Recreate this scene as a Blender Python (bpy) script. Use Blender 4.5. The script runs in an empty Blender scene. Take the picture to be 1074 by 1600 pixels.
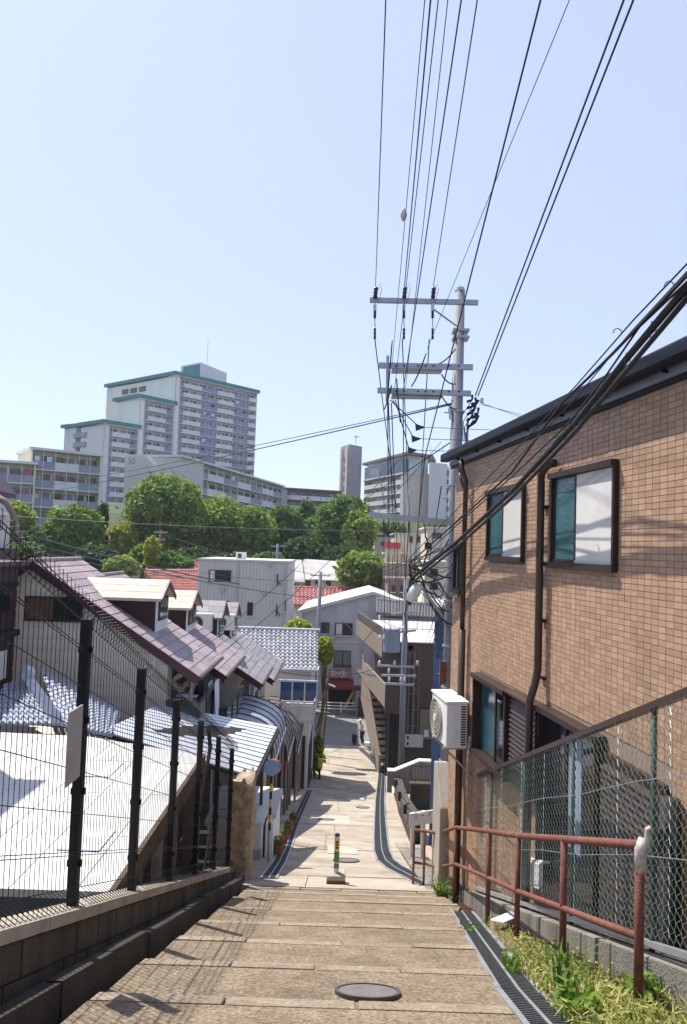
import bpy, bmesh, math, random
from mathutils import Vector, Matrix
random.seed(7)
sc = bpy.context.scene
COL = sc.collection
R = math.radians
EZ = 14.0                        # eye height above the cross road
# ---------------------------------------------------------------- camera
PITCH, ROLL, FPX = R(3.0), 0.033, 1100.0
Fw = Vector((0, math.cos(PITCH), math.sin(PITCH)))
U0 = Vector((0, -math.sin(PITCH), math.cos(PITCH))); X0 = Vector((1, 0, 0))
UP = U0*math.cos(ROLL) - X0*math.sin(ROLL); RT = X0*math.cos(ROLL) + U0*math.sin(ROLL)
cd = bpy.data.cameras.new('camera'); cam = bpy.data.objects.new('camera', cd); COL.objects.link(cam)
cam.matrix_world = Matrix(((RT.x, UP.x, -Fw.x, 0), (RT.y, UP.y, -Fw.y, 0), (RT.z, UP.z, -Fw.z, EZ), (0, 0, 0, 1)))
cd.sensor_fit = 'VERTICAL'; cd.sensor_height = 36; cd.lens = 36*FPX/1600
cd.clip_start = .05; cd.clip_end = 3000
sc.camera = cam
# ---------------------------------------------------------------- sky and sun
SUN = Vector((-.45, .45, 1)).normalized()
w = bpy.data.worlds.new('World'); sc.world = w; w.use_nodes = True
nt = w.node_tree; bg = nt.nodes['Background']
sky = nt.nodes.new('ShaderNodeTexSky'); sky.sky_type = 'NISHITA'; sky.sun_disc = False
sky.sun_elevation = math.asin(SUN.z); sky.sun_rotation = R(-45)
sky.air_density = 1.0; sky.dust_density = .7; sky.ozone_density = 3.0; sky.altitude = 0
hz = nt.nodes.new('ShaderNodeMix'); hz.data_type = 'RGBA'; hz.inputs[0].default_value = .62     # even summer haze over the whole sky
nt.links.new(sky.outputs[0], hz.inputs[6]); hz.inputs[7].default_value = (3.4, 3.7, 5.3, 1)
nt.links.new(hz.outputs[2], bg.inputs[0]); bg.inputs[1].default_value = .145
sl = bpy.data.lights.new('sun', 'SUN'); sl.energy = 5.0; sl.angle = R(.53); sl.color = (1, .95, .87)
so = bpy.data.objects.new('sun', sl); COL.objects.link(so)
so.rotation_euler = (-SUN).to_track_quat('-Z', 'Y').to_euler(); so.location = (-20, 20, 60)
sc.view_settings.view_transform = 'Standard'; sc.view_settings.look = 'None'
sc.view_settings.gamma = 1; sc.view_settings.exposure = .6; sc.view_settings.use_curve_mapping = False

# ---------------------------------------------------------------- survey helpers
def ray(px, py):
    return Fw + RT*((px-537)/FPX) + UP*((800-py)/FPX)
def P(px, py, d):                # the point at distance d down the street seen along one survey ray
    r = ray(px, py); k = d/r.y
    return Vector((r.x*k, d, EZ + r.z*k))
PROF = [(-60, 1.5), (1.7, 1.6), (10.9, .945+.385*10.9), (13.75, 6.05), (21, 8.05), (25, 9.1), (32, 10.65), (40, 12.2), (48, 13.6), (51, 13.9), (64, 14.0), (3000, 14)]
def lerp(T, v):
    for (a, b), (c, e) in zip(T, T[1:]):
        if v <= c: return b + (e-b)*(v-a)/(c-a)
    return T[-1][1]
def zs(y): return EZ - lerp(PROF, y)         # street level
def G(px, py, dz=0):             # where a survey ray meets the street profile
    r = ray(px, py); lo, hi = 1.5, 80
    for _ in range(50):
        m = (lo+hi)/2
        if EZ + r.z/r.y*m > zs(m)+dz: lo = m
        else: hi = m
    return Vector((r.x/r.y*lo, lo, zs(lo)+dz))
def sst(a, b, v):
    t = max(0, min(1, (v-a)/(b-a))); return t*t*(3-2*t)
HL = [(66, 0), (76, 1.5), (86, 4), (100, 11), (125, 19), (165, 23), (230, 25), (500, 18), (3000, 0)]
HR = [(66, 0), (90, 3.2), (110, 7), (140, 14), (165, 21), (230, 25), (500, 18), (3000, 0)]
def zg(x, y):                    # terrain
    if y < 66:
        h = lerp(PROF, y)
        if x < -1.99 and y < 14: h = max(h+.1, 5.7)
        elif y < 12: h += .5
        else: h += .08
        return EZ - h
    t = sst(0, 22, x); return lerp(HL, y)*(1-t) + lerp(HR, y)*t

# ---------------------------------------------------------------- materials
MT = {}
def mat(name, c1, c2=None, scale=3, rough=.75, bump=0, bscale=60, metal=0, spec=.4, streak=0, rand=0, isl=False, coat=0, detail=5, stain=None, stscale=.6, stamt=.5, trans=0, speck=0, spscale=70):
    m = bpy.data.materials.new(name); m.use_nodes = True; MT[name] = m
    t = m.node_tree; N = t.nodes; L = t.links; b = N['Principled BSDF']
    b.inputs['Roughness'].default_value = rough; b.inputs['Metallic'].default_value = metal
    b.inputs['Specular IOR Level'].default_value = spec
    if coat: b.inputs['Coat Weight'].default_value = coat
    c2 = c2 or tuple(v*.78 for v in c1)
    geo = N.new('ShaderNodeNewGeometry'); mp = N.new('ShaderNodeMapping'); L.new(geo.outputs['Position'], mp.inputs[0])
    mp.inputs['Scale'].default_value = (1, 1, .12) if streak else (1, 1, 1)
    no = N.new('ShaderNodeTexNoise'); no.inputs['Scale'].default_value = scale; no.inputs['Detail'].default_value = detail; no.inputs['Roughness'].default_value = .62
    L.new(mp.outputs[0], no.inputs[0])
    rp = N.new('ShaderNodeValToRGB'); rp.color_ramp.elements[0].position = .34; rp.color_ramp.elements[1].position = .66
    rp.color_ramp.elements[0].color = (*c2, 1); rp.color_ramp.elements[1].color = (*c1, 1); L.new(no.outputs['Fac'], rp.inputs[0])
    out = rp.outputs[0]
    if stain:
        n2 = N.new('ShaderNodeTexNoise'); n2.inputs['Scale'].default_value = stscale; n2.inputs['Detail'].default_value = 8; n2.inputs['Roughness'].default_value = .7
        L.new(mp.outputs[0], n2.inputs[0])
        r2 = N.new('ShaderNodeMapRange'); r2.inputs[1].default_value = .5; r2.inputs[2].default_value = .68; r2.inputs[4].default_value = stamt; L.new(n2.outputs['Fac'], r2.inputs[0])
        mx = N.new('ShaderNodeMix'); mx.data_type = 'RGBA'; L.new(r2.outputs[0], mx.inputs[0]); L.new(out, mx.inputs[6]); mx.inputs[7].default_value = (*stain, 1); out = mx.outputs[2]
    if speck:
        n4 = N.new('ShaderNodeTexNoise'); n4.inputs['Scale'].default_value = spscale; n4.inputs['Detail'].default_value = 4; n4.inputs['Roughness'].default_value = .8; L.new(geo.outputs['Position'], n4.inputs[0])
        r4 = N.new('ShaderNodeMapRange'); r4.inputs[1].default_value = .3; r4.inputs[2].default_value = .7; r4.inputs[3].default_value = 1-speck; r4.inputs[4].default_value = 1+speck; L.new(n4.outputs['Fac'], r4.inputs[0])
        h4 = N.new('ShaderNodeHueSaturation'); L.new(r4.outputs[0], h4.inputs['Value']); L.new(out, h4.inputs['Color']); out = h4.outputs[0]
    if rand:
        src = geo.outputs['Random Per Island'] if isl else N.new('ShaderNodeObjectInfo').outputs['Random']
        mr = N.new('ShaderNodeMapRange'); mr.inputs[3].default_value = 1-rand; mr.inputs[4].default_value = 1+rand; L.new(src, mr.inputs[0])
        hs = N.new('ShaderNodeHueSaturation'); L.new(mr.outputs[0], hs.inputs['Value']); L.new(out, hs.inputs['Color']); out = hs.outputs[0]
    L.new(out, b.inputs['Base Color'])
    if bump:
        n3 = N.new('ShaderNodeTexNoise'); n3.inputs['Scale'].default_value = bscale; n3.inputs['Detail'].default_value = 3; L.new(geo.outputs['Position'], n3.inputs[0])
        bp = N.new('ShaderNodeBump'); bp.inputs['Strength'].default_value = bump; bp.inputs['Distance'].default_value = .02; L.new(n3.outputs['Fac'], bp.inputs['Height']); L.new(bp.outputs[0], b.inputs['Normal'])
    if trans:
        ts = N.new('ShaderNodeBsdfTranslucent'); L.new(out, ts.inputs[0]); ms = N.new('ShaderNodeMixShader'); ms.inputs[0].default_value = trans
        L.new(b.outputs[0], ms.inputs[1]); L.new(ts.outputs[0], ms.inputs[2]); L.new(ms.outputs[0], N['Material Output'].inputs[0])
    return m
mat('stair', (.30, .235, .160), (.205, .155, .10), 4, .9, .9, 130, speck=.75, spscale=38, stain=(.115, .09, .065), stscale=1.3, stamt=.55)
mat('curb', (.30, .245, .175), (.22, .175, .12), 6, .85, .4, 90, rand=.08, speck=.5, spscale=42, stain=(.12, .095, .07), stscale=2.2, stamt=.6)
mat('street', (.40, .345, .275), (.32, .27, .21), 1.1, .88, .4, 70, rand=.07, speck=.2, spscale=25, stain=(.16, .13, .095), stscale=.8, stamt=.7)
mat('road', (.23, .22, .20), (.18, .17, .16), .8, .9, .3, 60, stain=(.12, .12, .11), stscale=.4)
mat('earth', (.16, .12, .08), (.09, .08, .045), .5, .95, .5, 4)
mat('hillsoil', (.075, .075, .03), (.035, .05, .018), .25, .95, .4, 3)
mat('paver', (.40, .33, .26), (.30, .25, .19), 3, .9, .4, 60, rand=.12)
mat('concrete', (.26, .24, .205), (.15, .138, .115), 2.5, .88, .5, 60, streak=1, stain=(.07, .062, .045), stscale=3, stamt=.75)
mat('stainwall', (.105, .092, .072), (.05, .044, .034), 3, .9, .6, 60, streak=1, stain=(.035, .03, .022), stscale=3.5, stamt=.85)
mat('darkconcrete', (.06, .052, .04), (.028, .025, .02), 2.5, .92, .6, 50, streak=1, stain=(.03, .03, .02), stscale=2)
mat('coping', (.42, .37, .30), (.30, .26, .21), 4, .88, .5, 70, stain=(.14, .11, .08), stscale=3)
mat('paleconcrete', (.40, .36, .30), (.30, .27, .22), 2.5, .88, .4, 60, streak=1, stain=(.2, .17, .13), stscale=2)
mat('stonepillar', (.40, .32, .22), (.22, .165, .10), 7, .92, .8, 20)
mat('blackfence', (.010, .010, .011), (.007, .007, .008), 20, .5, spec=.2)
mat('blackcable', (.012, .012, .016), (.008, .008, .01), 20, .5)
mat('greycable', (.12, .12, .13), (.09, .09, .1), 20, .5)
mat('rust', (.23, .080, .055), (.15, .05, .034), 14, .62, .5, 120, stain=(.09, .04, .026), stscale=9, stamt=.85, speck=.25, spscale=60)
mat('whitecap', (.62, .6, .56), (.3, .22, .17), 18, .7)
mat('chain', (.42, .50, .46), (.20, .30, .26), 30, .34, metal=.55, spec=.6)
mat('greenpost', (.04, .10, .075), (.03, .06, .05), 20, .5)
mat('darkbrown', (.06, .042, .034), (.045, .03, .024), 10, .45)
mat('frame', (.040, .024, .019), (.028, .017, .014), 10, .38)
mat('pipe', (.060, .036, .028), (.045, .027, .02), 6, .34)
mat('navy', (.008, .011, .02), (.006, .008, .015), 6, .5, spec=.2)
mat('soffit', (.30, .35, .46), (.25, .29, .38), 3, .6)
mat('grout', (.30, .22, .165), (.25, .185, .14), 8, .95)
for nm, il in (('tile', False), ('tilebulk', True)):
    mat(nm, (.455, .292, .188), (.395, .25, .158), 1.2, .5, .15, 60, spec=.4, rand=.15, isl=il, streak=1, stain=(.25, .17, .115), stscale=2.4, stamt=.55)
mat('glassdark', (.015, .02, .024), (.02, .026, .03), 1, .06, spec=.6)
mat('glassteal', (.045, .135, .155), (.025, .085, .105), 2.5, .10, .12, 30, spec=.7, streak=1)
mat('curtain', (.66, .64, .60), (.60, .58, .54), 3, .8, spec=.5, coat=.5)
mat('acwhite', (.78, .77, .73), (.72, .71, .66), 3, .45)
mat('acdark', (.05, .05, .05), None, 3, .6)
mat('acgrille', (.46, .43, .36), (.38, .35, .29), 8, .5)
mat('polegrey', (.25, .255, .285), (.20, .205, .23), 3, .7, .2, 60, streak=1)
mat('steel', (.42, .44, .48), (.34, .36, .40), 6, .42, metal=.35)
mat('insul', (.02, .02, .025), None, 9, .3)
mat('insulwhite', (.7, .7, .7), None, 9, .3)
mat('galv', (.45, .47, .50), (.34, .36, .39), 9, .4, metal=.5)
mat('grate', (.10, .105, .11), (.065, .07, .075), 9, .5, metal=.3)
mat('iron', (.17, .155, .145), (.12, .11, .10), 9, .7, .6, 70)
mat('creamroof', (.66, .645, .60), (.57, .56, .52), .8, .42, stain=(.38, .36, .32), stscale=1.1, stamt=.6, rand=.05, speck=.06, spscale=12)
mat('slate', (.34, .275, .28), (.26, .205, .21), 5, .62, .3, 60, rand=.14, stain=(.14, .105, .10), stscale=1.4)
mat('slatecream', (.58, .51, .40), (.48, .41, .31), 5, .65, .3, 60, rand=.1)
mat('slategrey', (.26, .245, .25), (.19, .18, .185), 5, .62, .3, 60, rand=.16)
mat('fascia', (.075, .028, .036), (.055, .02, .027), 4, .45)
mat('siding', (.66, .615, .53), (.58, .54, .46), 1.2, .7, streak=1, rand=.03)
mat('brownsiding', (.042, .021, .021), (.03, .015, .015), 3, .55)
mat('white', (.76, .75, .72), (.68, .67, .64), 1.5, .6)
mat('offwhite', (.60, .58, .55), (.50, .485, .455), 1.2, .75, streak=1, stain=(.36, .34, .31), stscale=1.2, stamt=.5)
mat('greywall', (.52, .52, .53), (.44, .44, .45), .8, .8, streak=1, stain=(.33, .32, .31), stscale=.9, stamt=.5)
mat('silvertile', (.50, .53, .60), (.40, .43, .50), 5, .32, rand=.08, isl=True)
mat('kawara', (.40, .41, .43), (.28, .29, .31), 4, .45, rand=.16, isl=True)
mat('redtile', (.42, .16, .135), (.31, .11, .095), 1.2, .55, rand=.15, isl=True)
mat('metalroof', (.66, .70, .76), (.56, .60, .66), 2, .4, stain=(.34, .34, .34), stscale=1.5, stamt=.5)
mat('dullmetal', (.40, .42, .47), (.30, .32, .36), 2, .38, stain=(.19, .18, .18), stscale=1.6, stamt=.7)
mat('polycarb', (.19, .165, .16), (.13, .115, .11), 1.6, .3, stain=(.30, .27, .25), stscale=1.2, coat=.2)
mat('tealglass', (.045, .10, .105), (.035, .08, .085), 2, .12, spec=.6)
mat('blueglass', (.035, .07, .17), (.025, .055, .14), 2, .12, spec=.6)
mat('alu', (.60, .61, .62), (.52, .53, .54), 5, .4, metal=.4)
mat('granite', (.105, .075, .065), (.07, .05, .045), 30, .6, .1, 60)
mat('mortar', (.24, .19, .155), (.19, .15, .12), 3, .9, streak=1)
mat('bluewall', (.022, .065, .16), (.016, .05, .125), 2, .45)
mat('wood', (.14, .085, .05), (.09, .055, .032), 9, .85, .4, 40, rand=.18)
mat('sleeper', (.085, .07, .06), (.05, .042, .036), 10, .9, .6, 40, rand=.2)
mat('red', (.45, .03, .035), (.38, .022, .028), 4, .6)
mat('awning', (.24, .02, .03), (.19, .015, .024), 4, .75)
mat('yellow', (.75, .46, .03), (.66, .39, .025), 6, .6)
mat('orange', (.85, .18, .02), (.75, .14, .015), 6, .55)
mat('green', (.08, .22, .08), (.06, .17, .06), 6, .6)
mat('penthouse', (.10, .13, .20), (.08, .105, .17), .4, .5)
mat('dark', (.02, .019, .019), (.014, .013, .013), 3, .8)
mat('mirrorblue', (.14, .25, .45), (.11, .2, .38), 3, .2, metal=.3)
mat('towel', (.66, .68, .80), (.58, .60, .74), 6, .95)
mat('clothdark', (.018, .018, .035), (.012, .012, .026), 6, .95)
mat('clothlilac', (.42, .36, .55), (.36, .3, .48), 6, .95)
mat('basket', (.42, .50, .72), None, 6, .5)
mat('twrwhite', (.66, .66, .65), (.60, .60, .60), .25, .8, streak=1)
mat('twrcreamlit', (.78, .76, .66), (.70, .68, .58), .25, .8, streak=1)
mat('cream', (.70, .64, .48), (.62, .56, .41), .3, .8, streak=1)
mat('tealroof', (.035, .20, .21), (.025, .16, .17), .6, .5)
mat('rail', (.20, .27, .42), (.16, .22, .36), .5, .5)
mat('railgrey', (.27, .30, .36), (.22, .25, .31), .5, .5)
mat('reddoor', (.40, .04, .05), (.33, .03, .04), .5, .6)
mat('aptgrey', (.33, .32, .33), (.28, .27, .28), .3, .8)
mat('aptbrown', (.20, .14, .13), (.16, .11, .10), .3, .8)
mat('aptbeige', (.60, .52, .44), (.53, .46, .38), .3, .8)
mat('bark', (.10, .075, .05), (.06, .045, .03), 6, .95, .6, 12)
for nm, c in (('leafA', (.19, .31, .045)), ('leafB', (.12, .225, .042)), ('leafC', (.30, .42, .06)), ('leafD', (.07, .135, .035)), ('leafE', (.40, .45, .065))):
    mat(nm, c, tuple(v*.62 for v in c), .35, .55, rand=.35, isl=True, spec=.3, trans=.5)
mat('grassleaf', (.36, .36, .085), (.16, .21, .04), 5, .7, rand=.35, isl=True, trans=.3)
mat('drygrass', (.55, .46, .2), (.4, .33, .14), 5, .8, rand=.3, isl=True, trans=.2)
mat('shirt', (.62, .6, .6), None, 9, .9)
mat('trousers', (.03, .03, .045), None, 9, .9)
mat('skin', (.42, .26, .19), None, 9, .6)
mat('lamp', (.8, .8, .78), None, 3, .3)
mat('terracotta', (.32, .12, .06), None, 6, .8)

# ---------------------------------------------------------------- mesh helpers
WL = {}                          # world position of every parent
class MB:
    def __init__(s): s.v = []; s.f = []
    def add(s, vs, fs):
        n = len(s.v); s.v += [tuple(v) for v in vs]; s.f += [tuple(i+n for i in f) for f in fs]; return s
    def hexa(s, p):              # bottom 4, top 4 in the same order
        return s.add(p, [(3, 2, 1, 0), (4, 5, 6, 7), (0, 1, 5, 4), (1, 2, 6, 5), (2, 3, 7, 6), (3, 0, 4, 7)])
    def box(s, x0, x1, y0, y1, z0, z1):
        return s.hexa([(x0, y0, z0), (x1, y0, z0), (x1, y1, z0), (x0, y1, z0), (x0, y0, z1), (x1, y0, z1), (x1, y1, z1), (x0, y1, z1)])
    def ob(s, c, a, b, d):       # centre and three half axes
        c, a, b, d = map(Vector, (c, a, b, d))
        return s.hexa([c-a-b-d, c+a-b-d, c+a+b-d, c-a+b-d, c-a-b+d, c+a-b+d, c+a+b+d, c-a+b+d])
    def slab(s, q, t):           # four corners and a thickness vector
        q = [Vector(v) for v in q]; t = Vector(t)
        return s.hexa([v+t for v in q]+q)
    def prism(s, poly, z0, z1):
        n = len(poly); vs = [(x, y, z0) for x, y in poly]+[(x, y, z1) for x, y in poly]
        return s.add(vs, [tuple(range(n))[::-1], tuple(range(n, 2*n))]+[(i, (i+1) % n, n+(i+1) % n, n+i) for i in range(n)])
    def ext(s, poly, t):         # planar 3D polygon extruded by a vector
        n = len(poly); poly = [Vector(v) for v in poly]; t = Vector(t)
        return s.add(poly+[v+t for v in poly], [tuple(range(n))[::-1], tuple(range(n, 2*n))]+[(i, (i+1) % n, n+(i+1) % n, n+i) for i in range(n)])
    def tube(s, pts, r, n=6, caps=True):
        pts = [Vector(p) for p in pts]; k = len(pts); rs = r if isinstance(r, (list, tuple)) else [r]*k
        vs = []; a = None
        for i, p in enumerate(pts):
            t = (pts[min(i+1, k-1)]-pts[max(i-1, 0)]).normalized()
            if a is None:
                a = t.orthogonal().normalized()
            a = (a - t*a.dot(t))
            a = a.normalized() if a.length > 1e-6 else t.orthogonal().normalized()
            b = t.cross(a)
            for j in range(n):
                q = 2*math.pi*j/n; vs.append(p+(a*math.cos(q)+b*math.sin(q))*rs[i])
        fs = [(i*n+j, i*n+(j+1) % n, (i+1)*n+(j+1) % n, (i+1)*n+j) for i in range(k-1) for j in range(n)]
        if caps: fs += [tuple(range(n))[::-1], tuple(range((k-1)*n, k*n))]
        return s.add(vs, fs)
    def cyl(s, c, r, h, n=12, r2=None): c = Vector(c); return s.tube([c, c+Vector((0, 0, h))], [r, r if r2 is None else r2], n)
    def mesh(s, name, m, smooth=False, fix=True):
        me = bpy.data.meshes.new(name); me.from_pydata(s.v, [], s.f); me.materials.append(MT[m])
        if fix and len(s.f) < 60000:
            bm = bmesh.new(); bm.from_mesh(me); bmesh.ops.recalc_face_normals(bm, faces=bm.faces); bm.to_mesh(me); bm.free()
        if smooth: me.shade_smooth()
        return me
    def build(s, name, m, parent=None, smooth=False, kind=None, label=None, bevel=0):
        off = WL[parent.name] if parent else Vector((0, 0, 0))
        if parent is None and s.v:      # origin at the base of a single mesh thing
            n = len(s.v); off = Vector((sum(v[0] for v in s.v)/n, sum(v[1] for v in s.v)/n, min(v[2] for v in s.v)))
        s.v = [(v[0]-off.x, v[1]-off.y, v[2]-off.z) for v in s.v]
        o = bpy.data.objects.new(name, s.mesh(name, m, smooth)); COL.objects.link(o)
        if parent: o.parent = parent
        else: o.location = off
        WL[o.name] = off.copy()
        if kind: o['kind'] = kind
        if label and parent: o['label'] = label
        if bevel:
            b = o.modifiers.new('bevel', 'BEVEL'); b.width = bevel; b.segments = 2; b.limit_method = 'ANGLE'
        return o
def tag(o, label, cat, group=None):
    o['label'] = label; o['category'] = cat
    if group: o['group'] = group
    return o
def thing(name, loc, label, cat, group=None):
    o = bpy.data.objects.new(name, None); COL.objects.link(o); o.location = loc; o.empty_display_size = .2
    WL[o.name] = Vector(loc); return tag(o, label, cat, group)
def struct(mb, name, m, smooth=False):
    o = mb.build(name, m, smooth=smooth); o['kind'] = 'structure'; return o
def piece(name, me, parent, loc, rot=None, scale=None):       # a part sharing mesh data; loc in world space
    o = bpy.data.objects.new(name, me); COL.objects.link(o); o.parent = parent
    o.location = Vector(loc)-WL[parent.name]
    if rot is not None: o.rotation_euler = rot
    if scale is not None: o.scale = scale
    WL[o.name] = Vector(loc); return o
def B(x0, x1, y0, y1, z0, z1): return MB().box(x0, x1, y0, y1, z0, z1)
V = Vector
# ================================================================ setting: terrain, stair, street, road
xs = [-900, -300, -150, -90, -60, -40, -28, -20, -14, -9, -5, -3, -2.0, -1.985, 0, 1.9, 4, 8, 12, 16, 20, 26, 36, 60, 90, 150, 300, 900]
ys = [-200, -60, -10, 0, 1.7, 6, 10.9, 11.999, 12.001, 13.75, 13.999, 14.001, 21, 25, 32, 40, 48, 51, 64, 66, 70, 76, 80, 86, 92, 100, 110, 118, 125, 140, 150, 165, 200, 230, 300, 500, 900, 2500]
g = MB(); nx = len(xs)
gv = [(x, y, zg(x, y)) for y in ys for x in xs]
gf = [(j*nx+i, j*nx+i+1, (j+1)*nx+i+1, (j+1)*nx+i) for j in range(len(ys)-1) for i in range(nx-1)]
g.add(gv, gf); struct(g, 'ground', 'hillsoil')

def zl(y): return EZ-(.945+.385*y)           # line through the step edges
YN = [2.0, 3.03, 4.05, 5.06, 6.09, 7.16, 8.35, 9.42, 10.41, 11.1]
def xdl(y): return lerp([(-9, .8), (3.84, 1.0), (9.05, 1.50), (9.06, 1.66), (99, 1.66)], y)     # right end of the treads
st = MB(); st.box(-1.3, 1.9, -4, .98, EZ-2.2, EZ-1.52)
stair = struct(st, 'stair_flight', 'stair')
prev = 1.0
for k, y in enumerate(YN):
    zt = zl(prev)-.05 if k else EZ-1.55
    z1 = zl(y); x0 = -1.27 + random.uniform(-.02, .02); ya, yb = prev+.002, y-.165
    zb = zt+(z1-zt)*(yb-ya)/(y-ya)
    MB().hexa([(x0, ya, zt-.5), (xdl(ya), ya, zt-.5), (xdl(yb), yb, zb-.5), (x0, yb, zb-.5), (x0, ya, zt), (xdl(ya), ya, zt), (xdl(yb), yb, zb), (x0, yb, zb)]).build('tread', 'stair', stair)
    x = x0; xe = xdl(y)-.01
    while x < xe-.1:
        L = random.choice((.62, .72, .8, .58)); x2 = min(x+L, xe)
        if xe-x2 < .2: x2 = xe
        j = random.uniform(-.003, .004); dy = random.uniform(-.008, .008)
        MB().hexa([(x+.006, y-.158+dy, z1-.42), (x2-.006, y-.158+dy, z1-.42), (x2-.006, y+dy, z1-.42), (x+.006, y+dy, z1-.42),
                   (x+.006, y-.158+dy, zb+.004+j), (x2-.006, y-.158+dy, zb+.004+j), (x2-.006, y+dy, z1+.004+j), (x+.006, y+dy, z1+.004+j)]).build('curb_stone', 'curb', stair, bevel=.012)
        x = x2
    prev = y
# soil strip between drain and fence
v = MB()
for ya, yb in ((1, 4), (4, 7), (7, 9.1), (9.1, 11.2)):
    v.hexa([(xdl(ya)+.27, ya, zl(ya)-.6), (2.1, ya, zl(ya)-.6), (2.1, yb, zl(yb)-.6), (xdl(yb)+.27, yb, zl(yb)-.6), (xdl(ya)+.27, ya, zl(ya)-.03), (2.1, ya, zl(ya)+.03), (2.1, yb, zl(yb)+.02), (xdl(yb)+.27, yb, zl(yb)-.03)])
struct(v, 'soil_strip', 'earth')
# street of cast concrete panels
sv = MB(); yy = [11.1, 12.4, 13.75, 16, 18.5, 21, 23, 25, 28.5, 32, 36, 40, 44, 48, 50.6]
for a, b in zip(yy, yy[1:]):
    sv.hexa([(-2.3, a, zs(a)-.4), (2.9, a, zs(a)-.4), (2.9, b, zs(b)-.4), (-2.3, b, zs(b)-.4), (-2.3, a, zs(a)-.03), (2.9, a, zs(a)-.03), (2.9, b, zs(b)-.03), (-2.3, b, zs(b)-.03)])
street = struct(sv, 'street', 'street')
for i, (a, b) in enumerate(zip(yy, yy[1:])):
    xm = random.uniform(-.5, .4)
    for x0, x1 in ((-2.29, xm-.006), (xm+.006, 2.89)):
        q = random.uniform(-.003, .003)
        MB().hexa([(x0, a+.008, zs(a)-.1), (x1, a+.008, zs(a)-.1), (x1, b-.008, zs(b)-.1), (x0, b-.008, zs(b)-.1), (x0, a+.008, zs(a)+q), (x1, a+.008, zs(a)+q), (x1, b-.008, zs(b)+q), (x0, b-.008, zs(b)+q)]).build('concrete_panel', 'street', street)
mat('patch', (.45, .40, .33), (.39, .34, .275), 2, .9, .3, 70)
for x0, x1, a, b in ((-.75, .5, 21.2, 23.4), (.5, 1.25, 27.6, 28.6), (-.1, .55, 15.4, 16.6), (.7, 1.6, 33, 34.2)):
    MB().hexa([(x0, a, zs(a)-.05), (x1, a, zs(a)-.05), (x1, b, zs(b)-.05), (x0, b, zs(b)-.05), (x0, a, zs(a)+.008), (x1, a, zs(a)+.008), (x1, b, zs(b)+.008), (x0, b, zs(b)+.008)]).build('repair_patch', 'patch', street)
# paved apron right of the drain
pv = MB(); pv.hexa([(1.5, 11.3, zs(11.3)-.2), (2.0, 11.3, zs(11.3)-.2), (2.0, 17.5, zs(17.5)-.2), (1.5, 17.5, zs(17.5)-.2), (1.5, 11.3, zs(11.3)+.004), (2.0, 11.3, zs(11.3)+.004), (2.0, 17.5, zs(17.5)+.004), (1.5, 17.5, zs(17.5)+.004)])
apron = struct(pv, 'pavement', 'concrete')
pm = MB().hexa([(-.115, -.10, -.02), (.115, -.10, -.02), (.115, .10, -.02), (-.115, .10, -.02), (-.112, -.097, .012), (.112, -.097, .012), (.112, .097, .012), (-.112, .097, .012)]).mesh('paving_stone', 'paver')
y = 11.45
while y < 17.4:
    for i in range(2):
        if y > 12: piece('paving_stone', pm, apron, (1.62+i*.245, y, zs(y)+.006), (-math.atan((zs(y)-zs(y+.2))/.2), 0, 0))
    y += .215
# cross road, pavement beyond, painted line
rd = MB(); rd.hexa([(-90, 50.6, -.4), (90, 50.6, -.4), (90, 60.2, -.4), (-90, 60.2, -.4), (-90, 50.6, zs(50.6)), (90, 50.6, zs(50.6)), (90, 60.2, .02), (-90, 60.2, .02)])
struct(rd, 'road', 'road')
struct(B(-90, 90, 60.21, 63.0, -.4, .15), 'pavement', 'concrete')
mat('orangeline', (.55, .26, .10), (.42, .2, .08), 3, .8)
struct(MB().hexa([(-60, 57.6, .0), (60, 57.2, .0), (60, 57.4, .0), (-60, 57.8, .0), (-60, 57.6, .03), (60, 57.2, .03), (60, 57.4, .03), (-60, 57.8, .03)]), 'road_line', 'orangeline')

def manhole(px, py, r, where, stairy=None):
    p = G(px, py)
    if stairy: p.z = stairy
    sl = (zs(p.y-.3)-zs(p.y+.3))/.6
    t = thing('manhole_cover', p, 'round dark iron manhole cover '+where, 'manhole cover', 'manhole covers')
    def disc(r0, r1, h0, h1, nm, m):
        q = MB(); n = 28
        if r0 == 0: q.prism([(math.cos(2*math.pi*i/n)*r1, math.sin(2*math.pi*i/n)*r1) for i in range(n)], h0, h1)
        else:
            for i in range(n):
                a, b = 2*math.pi*i/n, 2*math.pi*(i+1)/n
                q.prism([(math.cos(a)*r0, math.sin(a)*r0), (math.cos(a)*r1, math.sin(a)*r1), (math.cos(b)*r1, math.sin(b)*r1), (math.cos(b)*r0, math.sin(b)*r0)], h0, h1)
        q.v = [(x+p.x, yy_+p.y, z+p.z-sl*yy_) for x, yy_, z in q.v]; return q.build(nm, m, t)
    disc(0, r*.9, -.05, .016, 'lid', 'iron'); disc(r*.91, r, -.05, .022, 'rim', 'grate')
    for i in range(0): 
        q = MB(); a = (i-2)*r*.3; l = math.sqrt(max(0, (r*.8)**2-a*a)); q.box(p.x-l, p.x+l, p.y+a-.012, p.y+a+.012, -.01, .022); q.v = [(x, yv, z+p.z-sl*(yv-p.y)) for x, yv, z in q.v]; q.build('rib', 'iron', t)
manhole(575, 1543, .20, 'set into a stone step', zl(4.39)-.035)
manhole(541, 1345, .27, 'just behind the striped bollard')
manhole(510, 1281, .27, 'inside a pale square concrete patch')
manhole(567, 1262, .25, 'in the sloping street beyond the square patch')
manhole(523, 1145, .30, 'in the cross road at the foot of the street')

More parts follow.
